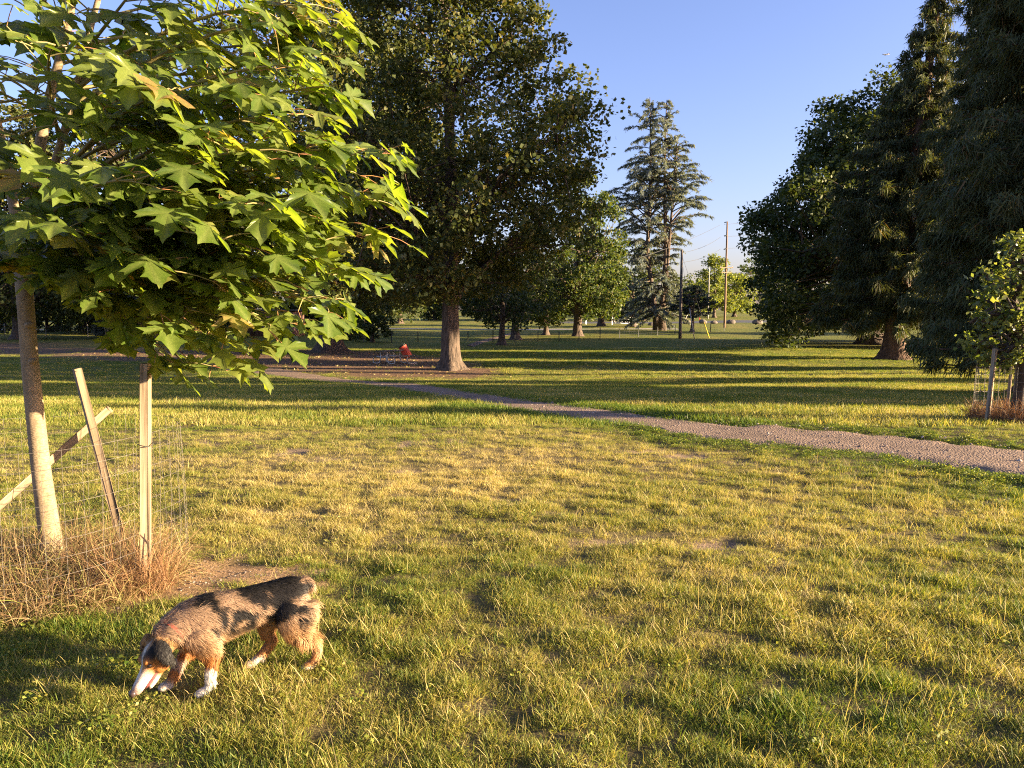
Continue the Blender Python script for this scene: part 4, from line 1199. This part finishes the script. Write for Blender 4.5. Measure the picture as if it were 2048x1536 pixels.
obj('dry_grass', mesh('dry_grass', V, T, Q), M['dry_grass'], label='tangled dry orange-brown grass clump around the sapling trunk', cat='dry grass', kind='stuff')
# taller orange clump by the stake
P = clump_pts(r, 900, S1[:2] + [-.03, -.02], .2, .15); nP = len(P)
V, T, Q = blades(P, r.uniform(.12, .46, nP), r.uniform(.002, .004, nP), r.uniform(.1, 2.0, nP), r, nseg=5)
m_or = leaf_mat('orange_grass', [(0, (.22, .11, .05)), (1, (.42, .26, .13))], .25, (1.2, 1.0, .7))
obj('dry_grass', mesh('dry_grass', V, T, Q), m_or, label='upright orange dead grass at the foot of the wooden stake', cat='dry grass', kind='stuff')

# ------------------------------------------------------------------ staked oak at the right
oc = np.array([8.55, 12.75])
crown_tree('oak_sapling', 'small sunlit young oak in a staked wire cage before the dense cedar', oc[0], oc[1], 3.1, .05,
           [(.30, .55), (.4, .75), (.6, .8), (.8, .65), (1, .3)], 'leaf_oak', 110, 34, .10, 501, clump=.24, nlimb=10, flare=1.3, rough=.5)
og = low([oc[0], oc[1], 0])
for k, (u1, v1, u2, v2, Y, w, lab_) in enumerate([(1975, 826, 1990, 697, 12.45, .06, 'weathered grey stake leaning out from the oak cage on its left side'),
                                               (2014, 805, 2025, 715, 13.2, .05, 'thin sunlit stake at the back of the oak cage'),
                                               (2030, 810, 2037, 712, 12.8, .065, 'reddish brown stake beside the oak stem'),
                                               (2052, 825, 2056, 730, 12.3, .055, 'pale stake on the right edge of the oak cage')]):
    a = at(u1, v1, Y); a[2] = float(terrain(a[0], a[1])); b = at(u2, v2, Y + .05)
    stake(lab_, a, b, w, 'stakes around the oak sapling', .3 * k)
wire_cage('wire mesh cage with upright wires around the young oak', og, .62, .95, 0, cz=.15, cx=.09, wr=.0035, seed=3)
P = clump_pts(r, 2600, oc, .75, .6); nP = len(P)
V, T, Q = blades(P, r.uniform(.12, .48, nP), r.uniform(.006, .014, nP), r.uniform(.1, 1.2, nP), r, nseg=3)
obj('dry_grass', mesh('dry_grass', V, T, Q), m_or, label='sunlit pinkish dry grass clump around the young oak', cat='dry grass', kind='stuff')

# ------------------------------------------------------------------ lawn
def tuft(seed, n, rad, hmin, hmax, w, lean, nseg=3):
    r = np.random.default_rng(seed)
    a_ = r.uniform(0, 6.28, n); q = np.sqrt(r.uniform(0, 1, n)) * rad
    P = np.stack([np.cos(a_) * q, np.sin(a_) * q, np.full(n, -.012)], 1)
    V, T, Q = blades(P, r.uniform(hmin, hmax, n), np.full(n, w) * r.uniform(.7, 1.3, n), r.uniform(.3, 1, n) * lean, r, nseg=nseg)
    return V, T, Q
def weed(seed, n, rad):
    r = np.random.default_rng(seed)
    a_ = r.uniform(0, 6.28, n); q = np.sqrt(r.uniform(0, 1, n)) * rad
    P = np.stack([np.cos(a_) * q, np.sin(a_) * q, r.uniform(.006, .035, n)], 1)
    D = unit(np.stack([np.cos(a_), np.sin(a_), r.uniform(-.2, .6, n)], 1)); Nv = unit(r.normal(0, .4, (n, 3)) + [0, 0, 1])
    V, T = leaves(P, D, Nv, r.uniform(.008, .019, n), .8)
    return V, T, None
m, nt, out = new_mat('lawn_blade')
g = N(nt, 'ShaderNodeNewGeometry')
ti = N(nt, 'ShaderNodeAttribute', attribute_name='tint', attribute_type='INSTANCER')
j = N(nt, 'ShaderNodeMath', operation='MULTIPLY_ADD'); nt.links.new(g.outputs['Random Per Island'], j.inputs[0]); j.inputs[1].default_value = .62
sb_ = N(nt, 'ShaderNodeMath', operation='SUBTRACT'); nt.links.new(ti.outputs['Fac'], sb_.inputs[0]); sb_.inputs[1].default_value = .29
nt.links.new(sb_.outputs[0], j.inputs[2])
col = ramp(nt, j.outputs[0], [(0.0, (.07, .125, .013)), (.25, (.15, .19, .024)), (.5, (.28, .27, .05)), (.75, (.43, .35, .11)), (1, (.55, .43, .2))])
p = princ(nt, out, col, .55, .3)
tr = N(nt, 'ShaderNodeBsdfTranslucent'); nt.links.new(mixc(nt, 1.0, col, (1.35, 1.3, .7), 'MULTIPLY'), tr.inputs[0])
ms = N(nt, 'ShaderNodeMixShader'); ms.inputs[0].default_value = .4
nt.links.new(p.outputs[0], ms.inputs[1]); nt.links.new(tr.outputs[0], ms.inputs[2]); nt.links.new(ms.outputs[0], out.inputs[0])
M['blade'] = m

pc = bpy.data.collections.new('lawn_tufts')
def proto(k, name, data):
    me = mesh(name, *data); me.materials.append(M['blade'])
    o = bpy.data.objects.new('%02d_%s' % (k, name), me); pc.objects.link(o)
for k in range(5): proto(k, 'tuft', tuft(600 + k, 26, .042, .016, .048, .0027, 1.5))
for k in range(5, 8): proto(k, 'tuft', tuft(600 + k, 28, .055, .024, .062, .0029, 1.2))
for k in range(8, 10): proto(k, 'stalk', tuft(600 + k, 3, .06, .07, .15, .0022, .9))
for k in range(10, 12): proto(k, 'weed', weed(600 + k, 30, .055))
for k in range(12, 15): proto(k, 'patch', tuft(600 + k, 34, .22, .05, .11, .010, .9, 2))

def lawn_points(y0, y1, dens, seed):
    r = np.random.default_rng(seed)
    xm = .86 * y1 + 1.6
    n = int((2 * xm) * (y1 - y0) * dens)
    x_ = r.uniform(-xm, xm, n); y_ = r.uniform(y0, y1, n)
    k = np.abs(x_) < .86 * y_ + 1.6
    return x_[k], y_[k]
XS = []; YS = []; ID = []; SCL = []; TI = []
r = np.random.default_rng(90)
for (y0, y1, dens, kind) in [(1.0, 3.2, 2100, 'n'), (3.2, 5.2, 1700, 'n'), (5.2, 8, 950, 'n'), (8, 12, 440, 'n'), (12, 19, 130, 'm'), (19, 32, 48, 'f'), (32, 64, 15, 'f')]:
    x_, y_ = lawn_points(y0, y1, dens, int(y0 * 10))
    pm = np.clip(0.5 - (poly_sd(x_, y_, PATH_POLY) + .10 + r.uniform(0, .3, len(x_)) + (fbm(x_ * 1.7, y_ * 1.7, 31) - .5) * .6) / .1, 0, 1); dmk = dirt_mask(x_, y_); bmk = bare_mask(x_, y_) * np.clip((20 - y_) / 6, 0, 1)
    cover = (1 - pm) * (1 - np.clip(dmk * 1.25, 0, .96)) * (1 - bmk * .6)
    thin = np.clip(fbm(x_ * 6.5, y_ * 9.5, 33, 2) * 2.8 - .55, .15, 1)
    k = r.uniform(0, 1, len(x_)) < cover * (thin if kind == 'n' else np.clip(thin + .3, 0, 1))
    x_, y_ = x_[k], y_[k]; n = len(x_)
    dr_ = dryness(x_, y_); lu = lush(x_, y_)
    u_ = r.uniform(0, 1, n)
    if kind == 'f': idx = r.integers(12, 15, n)
    else:
        idx = np.where(u_ < .62, r.integers(0, 5, n), r.integers(5, 8, n))
        idx = np.where((u_ > .95) & (lu < .4), r.integers(8, 10, n), idx)
        idx = np.where(r.uniform(0, 1, n) < np.maximum(lu * .75, .006), r.integers(10, 12, n), idx)
        if kind == 'm': idx = np.where(r.uniform(0, 1, n) < .45, r.integers(12, 15, n), idx)
    hum = fbm(x_ * 4.2, y_ * 6.5, 11, 2)
    sc = r.uniform(.65, 1.25, n) * (.7 + .5 * np.clip((hum - .25) * 1.8, 0, 1))
    sc = sc * {'n': 1.0, 'm': 1.1, 'f': 1.0}[kind] * np.where((y_ > 5) & (y_ < 12), 1.12, 1) * np.where(y_ < 4.5, 1.15, 1)
    XS.append(x_); YS.append(y_); ID.append(idx); SCL.append(sc)
    t_ = dr_ * .85 + (fbm(x_ * 4, y_ * 4, 35, 2) - .5) * .25 + .04
    t_ = np.where((idx == 8) | (idx == 9), t_ + .35, t_)
    t_ = np.where((idx == 10) | (idx == 11), t_ * .5 + .12, t_)
    TI.append(np.clip(t_, 0.02, .95))
XS = np.concatenate(XS); YS = np.concatenate(YS); ID = np.concatenate(ID); SCL = np.concatenate(SCL); TI = np.concatenate(TI)
lawn_me = mesh('lawn_grass', np.stack([XS, YS, terrain(XS, YS)], 1))
vfloat(lawn_me, 'scl', SCL); vfloat(lawn_me, 'rot', r.uniform(0, 6.28, len(XS))); vfloat(lawn_me, 'tint', TI)
a = lawn_me.attributes.new('idx', 'INT', 'POINT'); a.data.foreach_set('value', ID.astype(np.int32))
lawn = obj('lawn_grass', lawn_me, None, label='short mixed green and straw-coloured lawn grass covering the park', cat='grass', kind='stuff')
ng = bpy.data.node_groups.new('lawn', 'GeometryNodeTree')
ng.interface.new_socket('Geometry', in_out='INPUT', socket_type='NodeSocketGeometry')
ng.interface.new_socket('Geometry', in_out='OUTPUT', socket_type='NodeSocketGeometry')
gi = ng.nodes.new('NodeGroupInput'); go = ng.nodes.new('NodeGroupOutput')
ip = ng.nodes.new('GeometryNodeInstanceOnPoints'); ci = ng.nodes.new('GeometryNodeCollectionInfo')
ci.inputs['Collection'].default_value = pc; ci.inputs['Separate Children'].default_value = True; ci.inputs['Reset Children'].default_value = True
def na(nm, ty):
    n = ng.nodes.new('GeometryNodeInputNamedAttribute'); n.data_type = ty; n.inputs['Name'].default_value = nm; return n.outputs['Attribute']
cx_ = ng.nodes.new('ShaderNodeCombineXYZ'); ng.links.new(na('rot', 'FLOAT'), cx_.inputs[2])
ng.links.new(gi.outputs[0], ip.inputs['Points']); ng.links.new(ci.outputs[0], ip.inputs['Instance'])
ip.inputs['Pick Instance'].default_value = True
ng.links.new(na('idx', 'INT'), ip.inputs['Instance Index']); ng.links.new(cx_.outputs[0], ip.inputs['Rotation']); ng.links.new(na('scl', 'FLOAT'), ip.inputs['Scale'])
ng.links.new(ip.outputs[0], go.inputs[0])
md = lawn.modifiers.new('lawn', 'NODES'); md.node_group = ng
print('lawn points', len(XS), 'leaves', len(LEAF))

# ------------------------------------------------------------------ pebbles and fallen leaves
r = np.random.default_rng(95)
n = 26000
x_ = r.uniform(-14, 14, n); y_ = r.uniform(6.5, 34, n)
k = (poly_sd(x_, y_, PATH_POLY) < .05) & (np.abs(x_) < .8 * y_ + 1) & (r.uniform(0, 1, n) < np.clip(14 / y_, 0, 1))
x_, y_ = x_[k], y_[k]
x_ = np.concatenate([x_, BARE[0] + r.normal(0, .42, 900)]); y_ = np.concatenate([y_, BARE[1] + r.normal(0, .28, 900)]); n = len(x_)
sz = np.where(y_ < 6, .35, 1) * r.uniform(.008, .026, n) * np.where(r.uniform(0, 1, n) < .06, 1.7, 1)
base = np.array([(1, 0, 0), (0, 1, 0), (-1, 0, 0), (0, -1, 0), (0, 0, .7)], float)
an = r.uniform(0, 6.28, n); ca, sa = np.cos(an), np.sin(an)
V = base[None] * sz[:, None, None] * r.uniform(.6, 1.3, (n, 5, 1))
V = np.stack([V[..., 0] * ca[:, None] - V[..., 1] * sa[:, None], V[..., 0] * sa[:, None] + V[..., 1] * ca[:, None], V[..., 2]], -1)
V = V + np.stack([x_, y_, terrain(x_, y_) + np.where(y_ < 6, 0, .035)], 1)[:, None]
b = np.arange(n)[:, None] * 5
T = np.concatenate([b + np.array(t) for t in ([0, 1, 4], [1, 2, 4], [2, 3, 4], [3, 0, 4])])
m_st = leaf_mat('pebble', [(0, (.13, .095, .07)), (.6, (.24, .18, .14)), (1, (.40, .33, .27))], 0.0, (1, 1, 1), .9, .2)
obj('path_gravel', mesh('path_gravel', V, T), m_st, label='loose grey and tan pebbles strewn on the gravel path and bare earth', cat='gravel', kind='stuff')
n = 9000
x_ = r.uniform(-30, 8, n); y_ = r.uniform(26, 56, n)
k = (dirt_mask(x_, y_) > .3) | ((np.hypot(x_ + 3.2, y_ - 37) < 8) & (r.uniform(0, 1, n) < .25))
k &= r.uniform(0, 1, n) < np.clip(fbm(x_ * .5, y_ * .5, 97) * 2 - .5, 0, 1)
x_, y_ = x_[k], y_[k]; n = len(x_)
P = np.stack([x_, y_, terrain(x_, y_) + .03], 1)
V, T = leaves(P, unit(r.normal(0, 1, (n, 3)) * [1, 1, .2]), unit(r.normal(0, .45, (n, 3)) + [0, 0, 1]), r.uniform(.07, .15, n))
obj('fallen_leaves', mesh('fallen_leaves', V, T), leaf_mat('fallen', [(0, (.20, .11, .05)), (.6, (.38, .26, .10)), (1, (.5, .42, .2))], .2), label='scattered dry fallen leaves on the bare earth under the trees', cat='leaves', kind='stuff')

# ------------------------------------------------------------------ dog
DOG_O = np.array([-1.223, 3.296])
HD = math.radians(30)
fw = np.array([-math.cos(HD), -math.sin(HD), 0]); lf = np.array([-fw[1], fw[0], 0])
dz0 = float(base_z(*DOG_O))
dog = thing('dog', 'shaggy merle shepherd dog with black patches and white paws sniffing the grass', 'dog', (DOG_O[0], DOG_O[1], dz0))
Rd = np.stack([fw, lf, [0, 0, 1]], 1)
dog.rotation_mode = 'QUATERNION'
dog.rotation_quaternion = Matrix(Rd.tolist()).to_quaternion()

db = MB()
def chain(pts, sides=14, n=5):
    """tube of elliptical sections: (x, y, z, ry, rz) along a polyline, sections kept upright"""
    pts = np.array(pts, float)
    t0 = np.linspace(0, 1, len(pts)); t = np.linspace(0, 1, (len(pts) - 1) * n + 1)
    # Catmull-Rom style smoothing
    q = np.stack([np.interp(t, t0, pts[:, k]) for k in range(5)], 1)
    for _ in range(2): q[1:-1] = q[1:-1] * .5 + (q[:-2] + q[2:]) * .25
    P = q[:, :3]; T = unit(np.gradient(P, axis=0))
    ang = np.arange(sides) * 2 * math.pi / sides
    V = []
    for i in range(len(P)):
        ref = np.array([0, 1.0, 0])
        U = unit(np.cross(T[i], ref)); L = np.cross(U, T[i])
        V.append(P[i] + np.cos(ang)[:, None] * q[i, 3] * L + np.sin(ang)[:, None] * q[i, 4] * U)
    m_ = len(V); V = np.concatenate(V)
    i0 = np.arange(m_ - 1)[:, None] * sides; j = np.arange(sides)[None]
    Q = np.stack([i0 + j, i0 + (j + 1) % sides, i0 + sides + (j + 1) % sides, i0 + sides + j], -1).reshape(-1, 4)
    V = np.concatenate([V, P[:1], P[-1:]]); a, b = m_ * sides, m_ * sides + 1; jj = np.arange(sides)
    T_ = np.concatenate([np.stack([np.full(sides, a), (jj + 1) % sides, jj], -1), np.stack([np.full(sides, b), (m_ - 1) * sides + jj, (m_ - 1) * sides + (jj + 1) % sides], -1)])
    db.add(V, T_, Q)
# trunk: rump, loin, rib cage, chest
chain([(-.295, 0, .335, .035, .045), (-.275, 0, .335, .074, .082), (-.22, 0, .335, .088, .094), (-.14, 0, .338, .082, .082), (-.05, 0, .33, .082, .084), (.05, 0, .315, .09, .097), (.14, 0, .302, .096, .108), (.21, 0, .292, .092, .104), (.265, 0, .272, .07, .08), (.285, 0, .27, .03, .035)], 18)
# neck
chain([(.13, 0, .315, .075, .085), (.20, .01, .31, .075, .085), (.26, .02, .295, .068, .078), (.31, .035, .272, .06, .066), (.335, .045, .255, .05, .05)])
# head frame
OC = np.array([.325, .04, .285]); NO = np.array([.468, .108, .09])
ha = unit(NO - OC); hl = unit(np.array([-.35, 1.0, 0.1]) - ha * np.dot([-.35, 1.0, 0.1], ha)); hu = np.cross(ha, hl)
if hu[2] < 0: hu = -hu
HM = np.stack([ha, hl, hu], 1)
def hp(a_, l_, u_): return OC + ha * a_ + hl * l_ + hu * u_
db.ell(hp(.065, 0, -.02), (.075, .06, .056), HM, 18, 12)
db.ell(hp(.085, .03, -.045), (.05, .034, .036), HM); db.ell(hp(.085, -.03, -.045), (.05, .034, .036), HM)
def htube(pts, sides=14):
    P = np.array([hp(*p[:3]) for p in pts]); db.tube(P, [p[3] for p in pts], sides)
htube([(.09, 0, -.022, .044), (.122, 0, -.022, .036), (.155, 0, -.024, .0295), (.195, 0, -.024, .025), (.222, 0, -.024, .023), (.236, 0, -.024, .016)])
htube([(.09, 0, -.062, .03), (.13, 0, -.069, .019), (.165, 0, -.072, .015), (.190, 0, -.071, .011), (.200, 0, -.07, .007)])
for s in (-1, 1):      # brows and ears
    db.ell(hp(.105, s * .026, .018), (.022, .016, .012), HM)
    for k in range(7):
        t = k / 6
        w = .034 * math.sin(.5 + 2.3 * t) + .004
        c_ = hp(.03 + .045 * t, s * (.05 + .042 * math.sin(t * 2.0)), .03 - .085 * t ** 1.5)
        db.ell(c_, (w, .009, .018), HM, 12, 8)
# legs: (x, y, z, ry, rz)
chain([(-.23, .055, .33, .055, .085), (-.215, .075, .275, .05, .078), (-.215, .083, .22, .041, .058), (-.25, .083, .175, .028, .036), (-.315, .078, .135, .019, .024), (-.322, .075, .095, .0165, .019), (-.312, .072, .05, .0165, .018), (-.300, .07, .028, .02, .02)])
chain([(-.225, -.055, .33, .055, .085), (-.18, -.075, .27, .05, .075), (-.13, -.08, .215, .04, .055), (-.125, -.08, .165, .027, .034), (-.15, -.078, .115, .019, .023), (-.115, -.075, .075, .0165, .018), (-.08, -.072, .042, .017, .017), (-.06, -.07, .026, .02, .018)])
chain([(.20, .055, .29, .045, .075), (.165, .078, .235, .042, .056), (.135, .086, .185, .03, .036), (.142, .09, .135, .021, .024), (.150, .09, .085, .0185, .02), (.150, .09, .045, .018, .018), (.158, .09, .028, .022, .02)])
chain([(.20, -.055, .29, .045, .075), (.20, -.072, .235, .042, .056), (.20, -.07, .185, .03, .036), (.232, -.058, .145, .021, .024), (.262, -.048, .105, .0185, .02), (.285, -.042, .062, .018, .019), (.297, -.04, .038, .02, .018)])
for (x_, y_, z_) in ((-.285, .07, .02), (-.04, -.07, .02), (.178, .09, .02), (.308, -.04, .026)):     # paws with toes
    db.ell((x_, y_, z_), (.032, .026, .019))
    for q in (-1.5, -.5, .5, 1.5):
        db.ell((x_ + .026 - abs(q) * .004, y_ + q * .0105, z_ - .004), (.015, .0085, .012), nu=8, nv=6)
# docked tail
chain([(-.255, 0, .385, .03, .026), (-.29, 0, .40, .025, .022), (-.312, .005, .39, .02, .019), (-.325, .008, .355, .014, .015)], 12)
raw = obj('raw', db.build('raw'))
md = raw.modifiers.new('r', 'REMESH'); md.mode = 'VOXEL'; md.voxel_size = .0062
md2 = raw.modifiers.new('s', 'SMOOTH'); md2.factor = .5; md2.iterations = 5
bpy.context.view_layer.update()
body_me = bpy.data.meshes.new_from_object(raw.evaluated_get(bpy.context.evaluated_depsgraph_get()))
body_me.name = 'body'
bpy.data.objects.remove(raw)
nv = len(body_me.vertices)
BV = np.zeros(nv * 3, np.float32); body_me.vertices.foreach_get('co', BV); BV = BV.reshape(-1, 3).astype(float)

def sstep(a, b, x): t = np.clip((x - a) / (b - a), 0, 1); return t * t * (3 - 2 * t)
def dog_color(P):
    x, y, z = P.T
    n1 = fbm(x * 26 + 5, z * 26 + y * 17, 301, 3); n2 = fbm(x * 11 + y * 6, z * 11 - y * 7, 302, 3); n3 = fbm(x * 70, z * 70 + y * 50, 303, 2)
    grey = np.array([.31, .215, .15]); tan = np.array([.45, .265, .115]); black = np.array([.02, .017, .015]); copper = np.array([.34, .135, .035]); white = np.array([.56, .52, .46]); cream = np.array([.54, .37, .19])
    C = np.tile(grey, (len(P), 1)) * (.75 + .5 * n3)[:, None]
    def mix(col, w): 
        nonlocal C
        w = np.clip(w, 0, 1)[:, None]; C = C * (1 - w) + col * w
    mix(tan, .25 + .55 * sstep(.33, .19, z))
    # merle patches
    mix(black, sstep(.50, .55, n2 + .10 * sstep(.34, .40, z)) * sstep(.22, .28, z))
    for (cx, cy, cz, rx_, rz_) in ((-.15, .06, .37, .07, .035), (-.06, .07, .39, .05, .022), (.10, .08, .335, .022, .05), (-.10, .095, .30, .03, .018), (.06, .09, .30, .015, .02), (-.20, .09, .32, .035, .016), (-.28, .04, .39, .035, .02), (-.02, -.02, .40, .12, .03), (.14, .1, .29, .014, .025)):
        d = np.sqrt(((x - cx) / rx_) ** 2 + ((z - cz) / rz_) ** 2 + ((y - cy) / .07) ** 2) + (n1 - .5) * 1.1
        mix(black, sstep(1.1, .75, d))
    # thighs, legs
    hind = sstep(-.02, -.06, x)
    mix(cream, hind * sstep(.345, .27, z) * sstep(-.235, -.275, x) * .95)
    mix(tan, hind * sstep(.26, .20, z) * .6)
    mix(copper, hind * sstep(.215, .15, z) * (.65 + .5 * (n1 - .5)))
    mix(white, hind * sstep(.07, .045, z) * (y < 0) * .9)
    mix(white, hind * sstep(.03, .02, z) * (y > 0) * .7)
    fr = sstep(.06, .09, x) * (z < .23) * sstep(-.3, .3, (np.abs(y) - .02) * 20)
    head = sstep(.02, .045, (P - OC) @ ha + .03) * (x > .26)
    fr = fr * (1 - head)
    mix(copper, fr * sstep(.215, .18, z))
    mix(white, fr * sstep(.135, .115, z + (n1 - .5) * .03) * np.where(y < 0, .45, 1))
    # white chest and throat
    mix(white, (x > .17) * sstep(.215, .19, z + (n1 - .5) * .03) * (1 - fr) * (1 - head))
    mix(copper, sstep(.20, .23, x) * sstep(.26, .235, z) * sstep(.205, .225, z) * .8 * (1 - head))
    # dark saddle on the nape
    mix(black, sstep(.24, .28, x) * sstep(.27, .30, z) * (1 - head) * sstep(.45, .6, n2) * .8)
    # head
    h = P - OC; a_ = h @ ha; l_ = h @ hl; u_ = h @ hu
    hd = head
    mix(tan * .8, hd * .8)
    mix(black, hd * sstep(.50, .56, n2 + .14 * (l_ > .02)) * sstep(.12, .09, a_))
    mix(white, hd * np.exp(-(((a_ - .075) / .022) ** 2 + ((l_ + .005) / .014) ** 2)) * (u_ > 0))
    mix(copper, hd * sstep(.045, .075, a_) * sstep(.15, .125, a_) * sstep(.0, -.02, u_ - .012))
    mix(copper, hd * np.exp(-(((a_ - .115) / .018) ** 2 + ((np.abs(l_) - .03) / .014) ** 2)) * 1.2)
    mix(white * np.array([.95, .86, .8]), hd * sstep(.138, .16, a_ + (n1 - .5) * .025))
    mix(grey * 1.3, hd * sstep(.55, .62, n1) * (a_ > .13) * .35)
    mix(white, hd * sstep(.008, .003, np.abs(l_)) * sstep(.03, .06, a_) * (u_ > -.02))
    mix(white, hd * sstep(-.065, -.08, u_) * sstep(.10, .06, a_))
    ear = hd * (np.abs(l_) > .062) * (a_ < .10)
    mix(black, ear * (l_ > 0)); mix(grey * .7, ear * (l_ < 0) * .8)
    mix(np.array([.22, .12, .10]), hd * sstep(.20, .222, a_) * .75)
    # tail tip
    mix(cream, sstep(-.31, -.33, x) * sstep(.39, .36, z))
    return C
vcol(body_me, 'fur', dog_color(BV))
m, nt, out = new_mat('dog_coat')
a = N(nt, 'ShaderNodeAttribute', attribute_name='fur')
princ(nt, out, a.outputs['Color'], .8, .2)
M['coat'] = m
body_me.materials.clear(); body_me.materials.append(m)
body_me.polygons.foreach_set('use_smooth', np.ones(len(body_me.polygons), bool))
obj('body', body_me, None, dog)

# fur: thin tapered hairs combed along the body
body_me.calc_loop_triangles()
lt = np.zeros(len(body_me.loop_triangles) * 3, np.int32); body_me.loop_triangles.foreach_get('vertices', lt); lt = lt.reshape(-1, 3)
A_, B_, C_ = BV[lt[:, 0]], BV[lt[:, 1]], BV[lt[:, 2]]
fn = np.cross(B_ - A_, C_ - A_); ar = np.linalg.norm(fn, axis=1)
r = np.random.default_rng(909)
NH = 66000
ti_ = r.choice(len(lt), NH, p=ar / ar.sum())
u1 = np.sqrt(r.uniform(0, 1, NH))[:, None]; u2 = r.uniform(0, 1, NH)[:, None]
P = A_[ti_] * (1 - u1) + B_[ti_] * (u1 * (1 - u2)) + C_[ti_] * (u1 * u2)
Nn = unit(fn[ti_])
x, y, z = P.T
h = P - OC; ha_ = h @ ha; hl_ = h @ hl; hu_ = h @ hu
head = (x > .27) & (ha_ > -.005) & (np.abs(hl_) < .13) & (z < .33) & (ha_ < .26) & ~((z < .13) & (np.abs(hl_) > .07)) & ~((x < .33) & (y < -.02) & (z < .2))
leg = (z < .20) & ~head
flow = np.tile(np.array([-.85, 0, -.5]), (NH, 1))
flow[leg] = (-.25, 0, -1)
flow[head] = -ha + hu * .15
ear = head & (np.abs(hl_) > .06) & (ha_ < .11)
flow[ear] = ha * .6 - hu * .6
tail = (x < -.285) & (z > .345)
flow[tail] = (-.7, 0, -.7)
flow = flow + r.normal(0, .22, (NH, 3)) + np.stack([np.zeros(NH), .25 * np.sin(x * 60 + z * 35), .25 * np.sin(x * 45)], 1)
flow = flow - Nn * np.sum(flow * Nn, 1)[:, None]
flow = unit(flow)
L = np.full(NH, .036)
L = np.where((x > .12) & (z > .2), .05, L)
L = np.where(leg, .012, L)
back_of_leg = leg & (Nn[:, 0] < -.3) & (z > .05)
L = np.where(back_of_leg, .034, L)
trous = (x < -.22) & (z > .17) & (z < .33) & (Nn[:, 0] < .1)
L = np.where(trous, .07, L)
belly = (Nn[:, 2] < -.4) & (z > .14) & ~head
L = np.where(belly, .045, L)
L = np.where(head, .008, L); L = np.where(head & (ha_ > .11), .004, L); L = np.where(ear, .016, L); L = np.where(head & (ha_ < .045) & ~ear, .018, L)
L = np.where(tail, .028, L); L = np.where((z < .035), .005, L)
L = L * r.uniform(.55, 1.25, NH)
lift = np.where(head, .22, .34) + np.where(trous, .25, 0)
D1 = unit(flow + Nn * lift[:, None] * r.uniform(.6, 1.5, NH)[:, None])
D2 = unit(flow + Nn * (lift * .35)[:, None] + np.array([0, 0, -.35]))
S = unit(np.cross(D1, Nn)) + r.normal(0, .2, (NH, 3)); S = unit(S)
W = np.where(head, .0014, .0024)
Mi = P + D1 * (L * .5)[:, None]; E_ = Mi + D2 * (L * .5)[:, None]
V = np.stack([P - S * W[:, None] * .5, P + S * W[:, None] * .5, Mi + S * W[:, None] * .4, Mi - S * W[:, None] * .4, E_], 1).reshape(-1, 3)
b = np.arange(NH)[:, None] * 5
fur_me = mesh('fur', V, b + np.array([3, 2, 4]), b + np.array([0, 1, 2, 3]))
HC = dog_color(P) * (r.uniform(.72, 1.28, NH) * (.82 + .36 * fbm(P[:, 0] * 55 + P[:, 2] * 30, P[:, 1] * 55 + P[:, 2] * 55, 311, 2)))[:, None]
HC = np.repeat(HC, 5, 0)
HC[4::5] *= 1.15
vcol(fur_me, 'fur', HC)
m, nt, out = new_mat('dog_hair')
a = N(nt, 'ShaderNodeAttribute', attribute_name='fur')
p = princ(nt, out, a.outputs['Color'], .55, .35)
tr = N(nt, 'ShaderNodeBsdfTranslucent'); nt.links.new(a.outputs['Color'], tr.inputs[0])
ms = N(nt, 'ShaderNodeMixShader'); ms.inputs[0].default_value = .3
nt.links.new(p.outputs[0], ms.inputs[1]); nt.links.new(tr.outputs[0], ms.inputs[2]); nt.links.new(ms.outputs[0], out.inputs[0])
obj('fur', fur_me, m, dog, kind='stuff')
# nose, eyes, mouth, collar
M['nose'] = simple_mat('nose', (.03, .02, .02), (.07, .045, .04), 60, .35, .5, bstr=.2, bdist=.002)
M['eye'] = simple_mat('eye', (.02, .012, .008), (.04, .02, .01), 60, .08, .6)
M['mouth'] = simple_mat('mouth', (.16, .05, .05), (.30, .09, .09), 40, .4, .5)
nb = MB().ell(hp(.237, 0, -.014), (.016, .019, .015), HM).ell(hp(.247, .007, -.02), (.004, .005, .004), HM, 8, 6).ell(hp(.247, -.007, -.02), (.004, .005, .004), HM, 8, 6)
obj('nose', nb.build('nose', True), M['nose'], dog)
for s in (-1, 1):
    obj('eye', MB().ell(hp(.118, s * .0345, -.002), (.0105, .009, .0105), HM, 12, 8).build('eye', True), M['eye'], dog)
mb = MB(); mb.tube(np.array([hp(.10, .022, -.056), hp(.14, .019, -.052), hp(.18, .013, -.051), hp(.205, 0, -.051), hp(.18, -.013, -.051), hp(.14, -.019, -.052), hp(.10, -.022, -.056)]), .0075, 8)
mb.ell(hp(.15, 0, -.055), (.055, .016, .006), HM)
obj('mouth', mb.build('mouth', True), M['mouth'], dog)
cn = np.array([.272, .025, .288]); ct = unit(np.array([.30, .12, -.22]))
cu = unit(np.cross(ct, [0, 1.0, 0])); cl = np.cross(cu, ct)
A = np.linspace(0, 2 * math.pi, 33)
cv = []
for t in (-.007, .007):
    cv.append(cn + ct * t + np.cos(A)[:, None] * .075 * cl + np.sin(A)[:, None] * .078 * cu)
V = np.concatenate(cv)
col_o = obj('collar', mesh('collar', V, None, [[i, i + 1, 33 + i + 1, 33 + i] for i in range(32)], True), M['red_paint'], dog)
print('dog verts', nv)
